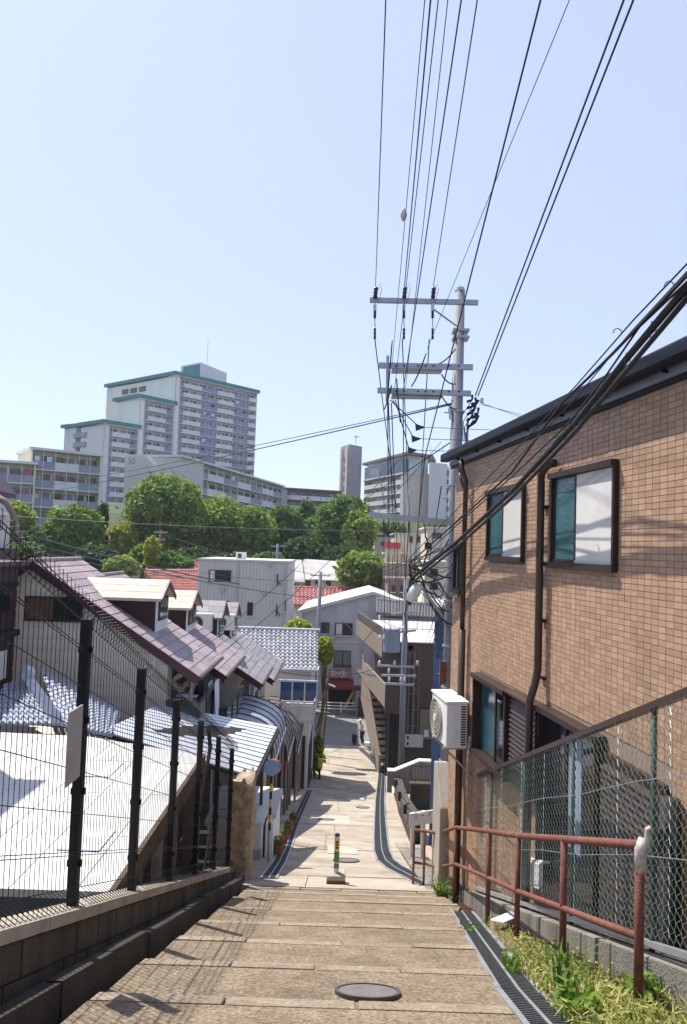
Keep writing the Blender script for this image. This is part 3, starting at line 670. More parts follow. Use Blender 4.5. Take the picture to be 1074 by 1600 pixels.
B(-1.84, -1.80, 5.95, 9.95, z0-.2, z0+.03).build('verge_trim', 'wood', fr)
B(-9, -2.35, 6.4, 10.3, EZ-5.8, z0-.12).build('wall', 'paleconcrete', fr)
for y in (7.0, 8.5, 9.6): B(-2.0, -1.86, y, y+.14, EZ-5.8, z0-.12).build('post', 'mortar', fr)
B(-2.36, -2.3, 7.6, 9.2, EZ-5.5, EZ-3.6).build('door', 'dark', fr)
MB().tube([(-1.86, 9.3, EZ-4.6), (-1.86, 10.6, EZ-3.0), (-1.9, 10.65, EZ-2.75)], .03, 7).build('drain_pipe', 'dark', fr)
lr = MB().slab([V((-9, 3, z0-.55)), V((-1.86, 3, z0-.35)), V((-1.86, 5.8, z0-.45)), V((-9, 5.8, z0-.65))], (0, 0, -.1))
tag(lr.build('lean_to_roof', 'metalroof'), 'pale blue metal lean-to roof below the flat cream roof edge', 'roof')
MB()
# steel stair behind the fence foot
sg = thing('steel_stair', (-1.95, 10.9, EZ-5.6), 'small dark steel stair behind the foot of the mesh fence', 'stair')
for i in range(7): B(-2.25, -1.86, 10.3+i*.16, 10.45+i*.16, EZ-5.45+i*.15, EZ-5.42+i*.15).build('tread', 'dark', sg)
for x in (-2.26, -1.85): MB().tube([(x, 10.3, EZ-5.6), (x, 11.45, EZ-4.5)], .025, 6).build('stringer', 'dark', sg)
MB().tube([(-1.85, 10.3, EZ-4.9), (-1.85, 11.45, EZ-3.75)], .02, 6).build('stair_rail', 'dark', sg)

nh = thing('neighbour_house', (-9, 8.5, EZ-5.8), 'tall brown sided house whose shadow falls on the flat cream roof', 'house')
B(-12, -6.05, 6.2, 10.9, EZ-5.9, EZ+2.3).build('wall', 'brownsiding', nh)
MB().ext([V((-12.2, 6, EZ+2.3)), V((-5.85, 6, EZ+2.3)), V((-9, 6, EZ+3.9))], (0, 5.1, 0)).build('roof', 'fascia', nh)
B(-6.05, -6.0, 7.2, 8.8, EZ-.2, EZ+1.0).build('window', 'glassdark', nh)
# ---------------------------------------------------------------- glazed tile roof of the small house behind
tr = thing('tiled_annex', (-5.5, 13, EZ-6), 'small annex with silvery blue glazed tile roof behind the flat roof', 'house')
T = P(42, 1062, 13.2); c00 = P(62, 1046, 14.7); c10 = P(190, 1113, 14.7); c11 = P(176, 1152, 11.15); c01 = P(92, 1133, 11.15)
tile_patch([c00, c10, c11, c01], 12, 12, .05).build('roof_tiles', 'silvertile', tr, kind='stuff')
tile_patch([P(8, 1072, 13.2), T, P(92, 1133, 11.15), P(-20, 1133, 11.15)], 10, 9, .05).build('roof_tiles', 'silvertile', tr, kind='stuff')
for i in range(11):
    p = T.lerp(c01, i/10.5); q = MB(); q.tube([p+V((-.02, .1, .03)), p+V((.03, -.09, .085))], [.075, .09], 10); q.build('ridge_tile', 'silvertile', tr)
MB().tube([T+V((-.05, .2, 0)), T+V((0, 0, .12)), T+V((.02, -.06, .1))], [.09, .15, .12], 10).build('ridge_end_tile', 'silvertile', tr, smooth=True)
MB().prism([(-8, 11.3), (c11.x-.1, 11.3), (c10.x-.1, 14.6), (-8, 14.6)], EZ-5.9, min(c11.z, c10.z)-.06).build('wall', 'siding', tr)
# ---------------------------------------------------------------- brown house at the left edge
bh = thing('brown_house', (-7, 12.4, EZ-5.8), 'narrow dark brown house standing left of the tiled annex', 'house')
XB = P(21, 1000, 14.3).x
B(-10, XB, 11.5, 14.3, EZ-5.9, EZ-.55).build('wall', 'brownsiding', bh)
for i in range(12): B(XB, XB+.02, 11.49, 14.31, EZ-5.4+i*.4, EZ-5.03+i*.4).build('siding_board', 'brownsiding', bh)
B(-10.2, XB+.15, 11.3, 14.5, EZ-.55, EZ-.46).build('roof', 'fascia', bh)
B(XB, XB+.10, 12.6, 14.2, EZ-.95, EZ-.88).build('window_hood', 'navy', bh); B(XB, XB+.03, 12.8, 14.0, EZ-1.45, EZ-1.0).build('window', 'glassdark', bh)
B(XB, XB+.12, 12, 14.32, EZ-1.95, EZ-1.82).build('ledge', 'dark', bh)
B(XB, XB+.03, 12.8, 14.0, EZ-2.75, EZ-2.2).build('window', 'curtain', bh)

# ---------------------------------------------------------------- terrace of gabled houses
YR = Matrix.Rotation(0, 4, 'Y')
def slates(par, xr, zr, xe, ze, y0, y1, m, ex=.25, wd=.58):
    L = math.hypot(xe-xr, zr-ze); th_ = math.atan2(zr-ze, xe-xr); n = max(1, round(L/ex)); k = max(1, round((y1-y0)/wd)); ex = L/n; wd = (y1-y0)/k
    me = MB().hexa([(0, .004, -.004), (ex*1.02, .004, .002), (ex*1.02, wd-.004, .002), (0, wd-.004, -.004), (0, .004, .006), (ex*1.02, .004, .020), (ex*1.02, wd-.004, .020), (0, wd-.004, .006)]).mesh('slate', m)
    for i in range(n):
        for j in range(k):
            t = i/n; piece('slate', me, par, (xr+(xe-xr)*t, y0+j*wd, zr+(ze-zr)*t+.004), (random.uniform(-.003, .003), th_+random.uniform(-.002, .004), 0))
def dormer(t, xf, y0, y1, zb, zt, zp, slope, xr, zr, rm):
    d = None; ym = (y0+y1)/2
    zroof = lambda x: zr-slope*(x-xr)
    xb_t = xr+(zr-zt)/slope; xb_p = xr+(zr-zp)/slope
    w = MB().ext([V((xf-.02, y0, zroof(xf-.02)-.05)), V((xf-.02, y0, zt)), V((xb_t, y0, zt))], (0, y1-y0, 0)).build('dormer', 'brownsiding', t)
    MB().ext([V((xf-.02, y0, zt-.02)), V((xf-.02, ym, zp-.02)), V((xf-.02, y1, zt-.02))], (-(xf-xb_t), 0, 0)).build('dormer_gable', 'brownsiding', w)
    MB().ext([V((xf, y0, zroof(xf)-.02)), V((xf, y1, zroof(xf)-.02)), V((xf, y1, zt)), V((xf, ym, zp-.03)), V((xf, y0, zt))], (-.018, 0, 0)).build('dormer_front', 'white', w)
    B(xf+.002, xf+.03, y0+.16, y1-.16, zb+.22, zt-.02).build('dormer_window', 'brownsiding', w)
    for a, b in ((y0+.21, ym-.02), (ym+.02, y1-.21)): B(xf+.03, xf+.036, a, b, zb+.27, zt-.07).build('pane', 'glassdark', w)
    rise = (zp-zt)/(ym-y0); ov = .14
    for sg, ye in ((-1, y0-ov), (1, y1+ov)):
        ze = zt-rise*ov; xo = xf+.13
        xbe = xr+(zr-ze)/slope-.02
        c = [V((xb_p-.02, ym, zp+.035)), V((xo, ym, zp+.035)), V((xo, ye, ze+.035)), V((xbe, ye, ze+.035))]
        r = MB().slab(c, (0, 0, -.05)).build('dormer_roof', rm, w)
        for v in range(3):
            for u in range(4):
                if sg < 0:
                    f = lambda a, b: bil(c, a, b)+V((0, 0, .008+.006*(b*3-v)))
                    a0, a1, b0, b1 = (u+.01)/4, (u+.99)/4, v/3, (v+1)/3
                    MB().slab([f(a0, b0), f(a1, b0), f(a1, b1), f(a0, b1)], (0, 0, -.008)).build('slate', rm, t)
        B0, B1 = V((xo, ym, zp+.04)), V((xo, ye, ze+.04))
        MB().slab([B0, B1, B1+V((.025, 0, 0)), B0+V((.025, 0, 0))], (0, 0, -.11)).build('bargeboard', 'fascia', w)
    return w
def gable_house(y0, y1, xr, zr, xe, ze, xw, label, rm='slate', wallm='siding', last=False):
    zr += EZ; ze += EZ; slope = (zr-ze)/(xe-xr); xl = xr-(xe-xr)*.95; zle = zr-slope*(xr-xl); g0 = zs((y0+y1)/2)-.9
    t = thing('terrace_house', ((xe+xl)/2, (y0+y1)/2, g0), label, 'house', 'terraced houses down the street')
    ya = y0+.14
    zw_ = zr-slope*(xw-xr)-.12; zwl = zle+slope*.35-.12
    wall = MB().ext([V((xl+.35, ya, g0)), V((xw, ya, g0)), V((xw, ya, zw_)), V((xr, ya, zr-.12)), V((xl+.35, ya, zwl))], (0, y1-ya-.04, 0)).build('wall', wallm, t)
    # siding boards on the gable
    z = g0+.3
    while z < zr-.25:
        a = max(xl+.36, xr-(zr-.14-z-.24)/slope); b = min(xw-.01, xr+(zr-.14-z-.24)/slope)
        if b-a > .3: B(a, b, ya-.016, ya-.002, z+.004, z+.236).build('siding_board', wallm, wall)
        z += .24
    rs = MB().slab([V((xr, y0, zr)), V((xe, y0, ze)), V((xe, y1, ze)), V((xr, y1, zr))], (0, 0, -.09)).build('roof', 'fascia', t)
    MB().slab([V((xr, y0, zr)), V((xl, y0, zle)), V((xl, y1, zle)), V((xr, y1, zr))], (0, 0, -.09)).build('roof', rm, t)
    slates(rs, xr, zr, xe, ze, y0, y1, rm)
    for (xa, za, xb, zb) in ((xr, zr, xe, ze), (xr, zr, xl, zle)):
        MB().slab([V((xa, y0-.03, za+.035)), V((xb, y0-.03, zb+.035)), V((xb, y0+.02, zb+.035)), V((xa, y0+.02, za+.035))], (0, 0, -.21)).build('bargeboard', 'fascia', t)
    MB().tube([(xr, y0-.04, zr+.02), (xr, y1, zr+.02)], .05, 6).build('ridge_cap', rm, t)
    MB().tube([(xe+.03, y0, ze-.03), (xe+.03, y1, ze-.03)], .045, 7).build('gutter', 'pipe', t)
    return t, slope, zr
def balcony(t, y0, y1, xa, xb, zt, zf, n, m='tealglass'):
    B(xa, xb, y0, y1, EZ+zf-.15, EZ+zf).build('balcony_floor', 'offwhite', t)
    B(xb-.05, xb+.02, y0, y1, EZ+zf-.28, EZ+zf+.02).build('balcony_kerb', 'offwhite', t)
    for i in range(n):
        a = y0+(y1-y0)*i/n; b = y0+(y1-y0)*(i+1)/n
        B(xb-.02, xb+.0, a+.03, b-.03, EZ+zf+.06, EZ+zt-.06).build('balcony_panel', m, t)
        B(xb-.03, xb+.02, a-.02, a+.03, EZ+zf, EZ+zt).build('balcony_post', 'darkbrown', t)
    B(xa, xb, y0-.01, y0+.012, EZ+zf+.06, EZ+zt-.06).build('balcony_panel', m, t)
    B(xa, xb+.03, y0-.03, y0+.03, EZ+zt-.05, EZ+zt).build('balcony_rail', 'darkbrown', t); B(xb-.04, xb+.03, y0, y1, EZ+zt-.05, EZ+zt).build('balcony_rail', 'darkbrown', t)
def front(t, xw, y0, y1, zf, ze):            # sliding window, and a near-black panel painting the shaded void under the balcony
    g0 = zs((y0+y1)/2)
    o = B(xw-.02, xw+.02, y0+.5, y1-.4, EZ+zf+.05, EZ+zf+1.75).build('sliding_window', 'frame', t)
    for k in range(2):
        a = y0+.55+(y1-y0-1.0)*k/2; B(xw+.02, xw+.026, a+.03, a+(y1-y0-1.0)/2-.03, EZ+zf+.1, EZ+zf+1.7).build('pane', 'glassdark', o)
    B(xw-.02, xw+.02, y0+.4, y1-.5, g0-.2, EZ+zf-.5).build('shade_panel', 'dark', t)
tA, sA, zA = gable_house(15, 17.85, -6.6, -.48, -2.95, -2.80, -3.62, 'gabled terrace house with cream dormer roof and laundry on its balcony')
dormer(tA, -4.15, 16.0, 17.1, EZ-2.0, EZ-1.22, EZ-.9, sA, -6.6, zA, 'slatecream')
B(-6.72, -5.48, 15.09, 15.125, EZ-1.75, EZ-1.22).build('gable_window', 'darkbrown', tA)
B(-6.66, -6.12, 15.075, 15.09, EZ-1.70, EZ-1.27).build('shutter', 'wood', tA); B(-6.08, -5.86, 15.07, 15.09, EZ-1.70, EZ-1.27).build('pane', 'dark', tA); B(-5.82, -5.54, 15.075, 15.09, EZ-1.70, EZ-1.27).build('pane', 'glassdark', tA)
balcony(tA, 15.1, 17.6, -3.62, -2.92, -3.32, -4.2, 3); front(tA, -3.62, 15, 17.85, -4.2, -2.8)
tB, sB, zB_ = gable_house(17.9, 21.35, -6.6, -.95, -2.85, -3.30, -3.62, 'second gabled terrace house whose dormer has a pale roof, beside the laundry')
dormer(tB, -4.20, 19.45, 20.7, EZ-2.47, EZ-1.72, EZ-1.36, sB, -6.6, zB_, 'slatecream')
balcony(tB, 18.2, 21.2, -3.62, -2.82, -4.15, -5.1, 3); front(tB, -3.62, 17.9, 21.35, -5.1, -3.3)
tC, sC, zC = gable_house(21.4, 24.5, -6.2, -1.72, -2.3, -4.15, -3.0, 'third terrace house with grey slates and an air conditioner by its dormer', 'slategrey')
dormer(tC, -3.85, 22.4, 23.6, EZ-3.15, EZ-2.25, EZ-1.85, sC, -6.2, zC, 'slategrey')
balcony(tC, 21.6, 24.3, -3.0, -2.3, -5.2, -6.0, 3); front(tC, -3.0, 21.4, 24.5, -6.0, -4.2)
tD, sD, zD = gable_house(24.6, 28.6, -6.2, -2.15, -2.25, -4.62, -2.9, 'farthest gabled terrace house with a narrow dormer next to the tiled roof', 'slategrey')
dormer(tD, -3.9, 25.7, 26.8, EZ-3.55, EZ-2.55, EZ-2.15, sD, -6.2, zD, 'slategrey')
front(tD, -2.9, 24.6, 28.6, -6.9, -4.6); balcony(tD, 24.9, 28.3, -2.9, -2.2, -6.1, -6.9, 3)
def small_ac(x, y, z, label, sc_=1):
    t = thing('air_conditioner', (x, y, z), label, 'air conditioner')
    B(x, x+.75, y-.14, y+.14, z, z+.56).build('case', 'acwhite', t, bevel=.015)
    for r, m, o in ((.22, 'acgrille', .150), (.19, 'acdark', .156), (.06, 'acgrille', .164)):
        n = 18; MB().ext([V((x+.28+r*math.cos(2*math.pi*i/n), y-.135, z+.28+r*math.sin(2*math.pi*i/n))) for i in range(n)], (0, .135-o, 0)).build('fan', m, t)
    for a in (.1, .62): B(x+a, x+a+.05, y-.14, y+.14, z-.22, z).build('foot', 'galv', t)
small_ac(-4.75, 22.25, EZ-2.72, 'white air conditioner standing on slates beside a dormer')
small_ac(-4.55, 25.55, EZ-3.05, 'white air conditioner half hidden between two dormers')
# laundry on the first balcony
def cloth(name, p, w, h, m, label, wav=.05, along='y'):
    n, k = 9, 7; vs = []
    for j in range(k+1):
        for i in range(n+1):
            o = wav*math.sin(i*1.7+j*.25)*(.35+j/k); vs.append(p+V((o, w*i/n, -h*j/k)) if along == 'y' else p+V((w*i/n, o, -h*j/k)))
    q = MB().add(vs, [(j*(n+1)+i, j*(n+1)+i+1, (j+1)*(n+1)+i+1, (j+1)*(n+1)+i) for j in range(k) for i in range(n)])
    o = q.build(name, m, smooth=True); s = o.modifiers.new('thick', 'SOLIDIFY'); s.thickness = .008; return tag(o, label, 'laundry')
cloth('towel', V((-2.86, 16.55, EZ-3.20)), .55, .95, 'towel', 'pale lilac towel draped over the balcony rail')
cloth('towel', V((-3.0, 16.5, EZ-3.22)), .5, .3, 'towel', 'folded back end of the towel behind the balcony rail')
cloth('shirt', V((-3.15, 15.95, EZ-3.02)), .5, .55, 'clothdark', 'dark navy shirt hanging on the laundry pole', .09)
cloth('blouse', V((-3.2, 16.35, EZ-3.0)), .35, .3, 'clothlilac', 'lilac blouse hanging behind the dark shirt', .06)
ld = thing('laundry_pole', (-3.1, 16, EZ-3.0), 'thin steel laundry pole above the first balcony', 'laundry pole')
MB().tube([(-3.1, 15.3, EZ-3.02), (-3.1, 17.3, EZ-3.0)], .014, 6).build('rod', 'steel', ld)
for y in (15.4, 17.2): MB().tube([(-3.1, y, EZ-3.0), (-3.12, y, EZ-2.88)], .01, 5).build('hanger', 'steel', ld)
bk = thing('peg_basket', (-3.2, 15.35, EZ-3.55), 'blue peg drying rack hanging at the near balcony end', 'drying rack')
for i in range(8): MB().tube([(-3.42+i*.055, 15.3, EZ-3.25), (-3.42+i*.055, 15.3, EZ-3.55)], .009, 5).build('peg', 'basket', bk)
for yy_ in (15.25, 15.36): B(-3.45, -3.0, yy_, yy_+.015, EZ-3.27, EZ-3.24).build('bar', 'basket', bk)
B(-3.45, -3.0, 15.24, 15.37, EZ-3.58, EZ-3.54).build('tray', 'basket', bk); MB().tube([(-3.2, 15.3, EZ-3.24), (-3.12, 15.32, EZ-3.03)], .008, 5).build('hook', 'basket', bk)

# ---------------------------------------------------------------- striped metal lean-to, canopies, shed
st_ = thing('striped_canopy', (-2.6, 14.5, zs(14)), 'white ribbed metal lean-to canopy, rib shadows painted as dark stripes, behind the stone pillar', 'canopy')
ca = [V((-3.75, 11.4, EZ-3.05)), V((-3.75, 15.05, EZ-3.42)), P(433, 1137, 17.4), P(395, 1216, 12.9)]
ribbed(ca, 13, st_)
MB().slab([ca[3], ca[2], ca[2]+V((.06, 0, -.01)), ca[3]+V((.06, 0, -.01))], (0, 0, -.1)).build('gutter', 'dark', st_)
for y in (13.2, 15.2, 17.2):
    p = ca[3].lerp(ca[2], (y-12.9)/4.5); MB().tube([p+V((-.08, 0, -.05)), V((p.x-.08, p.y, zs(p.y)))], .035, 7).build('post', 'darkbrown', st_)
def arc_canopy(name, y0, y1, xi, zi, xo, zo, label, m):
    t = thing(name, ((xi+xo)/2, (y0+y1)/2, zs((y0+y1)/2)), label, 'canopy', 'curved canopies'); n = 9
    pr = [(xi+(xo-xi)*math.sin(i/n*math.pi/2)**1.0, zo+(zi-zo)*math.cos(i/n*math.pi/2)**.8) for i in range(n+1)]
    k = max(2, round((y1-y0)/.62))
    for j in range(k):
        a, b = y0+(y1-y0)*j/k+.02, y0+(y1-y0)*(j+1)/k-.02; q = MB()
        for (x1, z1), (x2, z2) in zip(pr, pr[1:]): q.slab([V((x1, a, EZ+z1)), V((x2, a, EZ+z2)), V((x2, b, EZ+z2)), V((x1, b, EZ+z1))], (0, 0, -.012))
        q.build('canopy_sheet', m, t)
    for j in range(k+1):
        y = y0+(y1-y0)*j/k; MB().tube([(x, y, EZ+z+.008) for x, z in pr], .022, 5).build('rib', 'darkbrown', t)
    MB().tube([(xo, y0, EZ+zo), (xo, y1, EZ+zo)], .035, 6).build('edge_beam', 'alu', t)
    for y in (y0+.15, (y0+y1)/2, y1-.15): MB().tube([(xo-.06, y, EZ+zo), (xo-.06, y, zs(y))], .045, 8).build('post', 'mortar', t)
    return t
arc_canopy('curved_canopy', 18.0, 22.8, -3.3, -4.75, -1.62, -5.75, 'curved silvery canopy sheltering the second house front', 'dullmetal')
arc_canopy('curved_canopy', 23.2, 26.2, -2.9, -5.7, -1.55, -6.95, 'curved smoky canopy beside the silvery one', 'polycarb')
arc_canopy('curved_canopy', 26.8, 30.5, -2.9, -6.4, -1.42, -7.7, 'curved smoky canopy under the slatted balcony', 'polycarb')
sh = thing('white_shed', (-1.75, 15.3, zs(15)), 'white rendered shed with flat lid beside the flowerpots', 'shed')
B(-2.5, -1.42, 14.3, 16.3, zs(15.5)-.6, EZ-5.52).build('wall', 'white', sh); B(-2.51, -1.41, 14.29, 16.31, zs(15.5)-.6, EZ-6.0).build('plinth', 'greywall', sh)
B(-2.55, -1.38, 14.25, 16.35, EZ-5.52, EZ-5.46).build('lid', 'white', sh)
B(-1.37, -1.22, 14.6, 16.4, zs(15.5)-.4, EZ-5.62).build('side_panel', 'white', sh); B(-1.40, -1.19, 14.9, 16.5, EZ-5.62, EZ-5.54).build('side_cap', 'offwhite', sh)
for i in range(6):
    x = -2.3+i*.15; MB().tube([(x, 14.34, EZ-5.46), (x, 14.34, EZ-5.18)], .008, 5).build('picket', 'steel', sh)
for z in (5.40, 5.27): MB().tube([(-2.35, 14.34, EZ-z), (-1.5, 14.34, EZ-z)], .007, 5).build('picket_rail', 'steel', sh)
mr = thing('convex_mirror', (-1.40, 14.1, zs(14.1)), 'round traffic mirror with blue back on a striped pole', 'traffic mirror')
c = P(425, 1199, 14.1)
for i in range(9):
    z = zs(14.1)+.6+i*.15; MB().cyl((c.x, 14.1, z), .026, .15, 10).build('pole_band', 'yellow' if i % 2 else 'dark', mr)
MB().cyl((c.x, 14.1, zs(14.1)-.1), .025, .72, 10).build('pole', 'steel', mr)
n = 24; MB().ext([c+V((math.cos(2*math.pi*i/n)*.15, -.03+.05*math.cos(2*math.pi*i/n), math.sin(2*math.pi*i/n)*.15)) for i in range(n)], (.03, .06, 0)).build('mirror_back', 'mirrorblue', mr)
MB().ext([c+V((math.cos(2*math.pi*i/n)*.158+.01, .05*math.cos(2*math.pi*i/n), math.sin(2*math.pi*i/n)*.158)) for i in range(n)], (.012, .025, 0)).build('rim', 'orange', mr)
MB().tube([c, V((c.x, 14.1, zs(14.1)+1.95))], .016, 6).build('bracket', 'steel', mr)

# ---------------------------------------------------------------- grey tile-roof house with blue balcony
ke = thing('kawara_house', (-3.2, 33.5, zs(33)), 'house with wavy grey tile roof and a blue glazed balcony', 'house')
k00, k10, k11, k01 = P(376, 984, 34.2), P(497, 988, 34.2), P(497, 1047, 31), P(376, 1044, 31)
tile_patch([k00, k10, k11, k01], 17, 11, .09).build('roof_tiles', 'kawara', ke, kind='stuff')
MB().slab([k00, k10, k11, k01], (0, 0, -.1)).build('roof', 'kawara', ke)
MB().slab([k00, k10, k10+V((0, 3, -1.25)), k00+V((0, 3, -1.25))], (0, 0, -.1)).build('roof', 'kawara', ke)
MB().tube([k00+V((-.1, 0, .06)), k10+V((.1, 0, .06))], .12, 8).build('ridge_tile', 'kawara', ke)
zt = k11.z-.1
MB().prism([(k00.x+.2, 31.3), (k10.x-.15, 31.3), (k10.x-.15, 37), (k00.x+.2, 37)], zs(34)-.8, zt).build('wall', 'offwhite', ke)
MB().ext([V((k10.x-.15, 31.3, zt)), V((k10.x-.15, 37, zt)), V((k10.x-.15, 34.2, k10.z-.12))], (-.1, 0, 0)).build('gable', 'offwhite', ke)
B(k10.x-.16, k10.x-.11, 31.5, 36.5, zs(34)-.5, zs(34)+2.3).build('shade_panel', 'dark', ke); B(k10.x-1.6, k10.x-.3, 31.25, 31.31, zs(31)-.3, zs(31)+2.2).build('shade_panel', 'dark', ke)  # near-black panels paint the shade of the void under the canopies
a, b = P(438, 1062, 30), P(495, 1100, 30)
B(a.x, b.x, 30, 31.3, b.z-.15, b.z).build('balcony_floor', 'white', ke)
for i in range(3):
    x0 = a.x+(b.x-a.x)*i/3; x1 = a.x+(b.x-a.x)*(i+1)/3
    B(x0+.03, x1-.03, 29.99, 30.03, b.z+.03, a.z-.08).build('balcony_panel', 'blueglass', ke); B(x0-.025, x0+.025, 29.97, 30.05, b.z, a.z).build('balcony_post', 'alu', ke)
B(b.x-.04, b.x, 30.05, 31.3, b.z+.03, a.z-.08).build('balcony_panel', 'blueglass', ke); B(b.x-.025, b.x+.025, 29.97, 30.05, b.z, a.z+.5).build('balcony_post', 'alu', ke)
for z in (a.z-.05, a.z+.42): B(a.x-.05, b.x+.05, 29.95, 30.06, z, z+.06).build('balcony_rail', 'alu', ke)
for x in (a.x, b.x): B(x-.02, x+.02, 29.98, 31.3, a.z+.36, a.z+.42).build('balcony_beam', 'alu', ke)
c0, c1 = P(441, 1094, 29), P(490, 1127, 29)
for i in range(9):
    z = c1.z+(c0.z-c1.z)*(i+.1)/9; B(c0.x, c1.x, 28.98, 29.02, z, z+(c0.z-c1.z)/9*.74).build('screen_slat', 'offwhite', ke); B(c1.x, c1.x+.03, 29.02, 31.2, z, z+(c0.z-c1.z)/9*.74).build('screen_slat', 'offwhite', ke)
for x in (c0.x, (c0.x+c1.x)/2, c1.x): B(x-.025, x+.025, 29.02, 29.08, c1.z-1.9, c0.z).build('screen_post', 'alu', ke)
B(c0.x, c1.x, 29.1, 31.2, c1.z-.12, c1.z-.02).build('deck', 'offwhite', ke)
# ================================================================ right side of the street
bl = thing('blue_building', (3.4, 16.4, zs(16)), 'narrow building clad in blue corrugated sheet behind the utility pole', 'building')
x0 = P(696, 1100, 15.5).x
B(x0, 5.5, 15.5, 17.4, zs(17.4)-.3, EZ-1.25).build('wall', 'bluewall', bl)
for i in range(24):
    y = 15.51+i*.079; B(x0-.03, x0, y, y+.04, zs(17.4)-.2, EZ-1.26).build('cladding_rib', 'bluewall', bl)
B(x0-.12, 5.6, 15.35, 17.5, EZ-1.25, EZ-1.15).build('roof', 'offwhite', bl)
gp = thing('panel_gate', P(720, 1290, 11.6), 'pale corrugated panel gate below the air conditioner', 'gate')
a, b = P(713, 1180, 11.7), P(729, 1300, 11.7)
for i in range(5): B(a.x+(b.x-a.x)*i/5, a.x+(b.x-a.x)*(i+.8)/5, 11.68, 11.72, b.z-.6, a.z).build('panel', 'offwhite', gp)
B(a.x, b.x, 11.72, 11.75, b.z-.6, a.z).build('backing', 'greywall', gp)
# yard
yf = MB(); yys = [14, 18, 21, 25, 30.5]
for a, b in zip(yys, yys[1:]): yf.hexa([(2.05, a, zs(a)-.3), (7, a, zs(a)-.3), (7, b, zs(b)-.3), (2.05, b, zs(b)-.3), (2.05, a, zs(a)+.006), (7, a, zs(a)+.006), (7, b, zs(b)+.006), (2.05, b, zs(b)+.006)])
struct(yf, 'yard', 'paver')
rw = thing('yard_wall', (3.6, 26, zs(26)), 'dark concrete yard wall topped with thin black railings', 'wall')
B(2.75, 6, 25.9, 26.1, zs(26)-.2, EZ-8.42).build('wall', 'darkconcrete', rw); B(2.72, 6, 25.87, 26.13, EZ-8.42, EZ-8.36).build('cap', 'wood', rw)
for i in range(26): MB().tube([(2.8+i*.12, 26, EZ-8.36), (2.8+i*.12, 26, EZ-7.75)], .007, 4).build('rail_bar', 'blackfence', rw)
for z in (8.28, 7.78): MB().tube([(2.75, 26, EZ-z), (6, 26, EZ-z)], .012, 5).build('rail', 'blackfence', rw)
ww = thing('ramp_wall', (3.5, 31, zs(31)), 'white capped sloping wall across the yard below the brown building', 'wall')
a, b = P(606, 1205, 31), P(655, 1190, 31)
pl = [V((a.x, 31, zs(31)-.3)), V((6.5, 31, zs(31)-.3)), V((6.5, 31, b.z-.02)), V((b.x, 31, b.z)), V((a.x+.3, 31, a.z)), V((a.x, 31, a.z))]
MB().ext(pl, (0, .25, 0)).build('wall', 'concrete', ww)
for p, q in ((pl[2], pl[3]), (pl[3], pl[4]), (pl[4], pl[5])): MB().slab([p+V((0, -.05, .05)), q+V((0, -.05, .05)), q+V((0, .3, .05)), p+V((0, .3, .05))], (0, 0, -.055)).build('cap', 'white', ww)
wk = thing('white_kerb', G(612, 1225), 'short white kerb with orange marker posts', 'kerb')
for i in range(6):
    p = G(612+i*.2, 1240-i*8); MB().ob(p+V((.12, 0, .1)), (.09, 0, 0), (0, .55, 0), (0, 0, .13)).build('kerb_stone', 'white', wk)
for i, py in enumerate((1236, 1212)):
    p = G(610, py); t = thing('marker_post', p, 'orange marker post '+('at the near end' if i == 0 else 'at the far end')+' of the white kerb', 'marker post', 'orange marker posts')
    MB().tube([p+V((.1, 0, 0)), p+V((.1, 0, .55)), p+V((.1, 0, .6))], [.05, .05, .03], 10).build('post', 'orange', t); MB().cyl(p+V((.1, 0, .36)), .053, .08, 10).build('reflector', 'white', t); MB().cyl(p+V((.1, 0, 0)), .1, .04, 10).build('base', 'dark', t)
sw = thing('sleeper_wall', (2.4, 24, zs(24)), 'dark low wall of old timber sleepers edging the yard', 'wall')
A0, A1 = V((1.98, 17.4, 0)), V((2.85, 34.5, 0))
for r in range(3):
    for lv in range(2):
        n = 8
        for i in range(n):
            a, b = A0.lerp(A1, i/n), A0.lerp(A1, (i+.985)/n); o = V((r*.11-.11+random.uniform(-.012, .012), 0, 0)); h = .30+lv*.3+(.03 if r == 1 else 0)+random.uniform(-.02, .02)
            if lv == 1 and r == 0 and i % 2: continue
            MB().slab([V((a.x, a.y, zs(a.y)+h))+o, V((a.x+.10, a.y, zs(a.y)+h))+o, V((b.x+.10, b.y, zs(b.y)+h))+o, V((b.x, b.y, zs(b.y)+h))+o], (0, 0, -.29)).build('sleeper', 'sleeper', sw)
gr = thing('white_barrier', P(665, 1290, 15), 'white beam barrier on a post across the yard entrance', 'barrier')
a, b = P(640, 1272, 15), P(690, 1264, 15)
MB().ob((a+b)/2-V((0, 0, .12)), (b-a)/2, (0, .02, 0), (0, 0, .13)).build('beam', 'offwhite', gr); MB().ob(a.lerp(b, .42)-V((0, .03, .12)), (.12, 0, 0), (0, .012, 0), (0, 0, .11)).build('joint_plate', 'offwhite', gr)
for k in (.12, .45): 
    p = a.lerp(b, k); MB().tube([p+V((0, .04, 0)), V((p.x, p.y+.04, zs(15)-.1))], .05, 8).build('post', 'offwhite', gr)
for k in (.2, .42, .62): MB().cyl(a.lerp(b, k)+V((0, -.045, -.06)), .012, .02, 6).build('bolt', 'dark', gr)

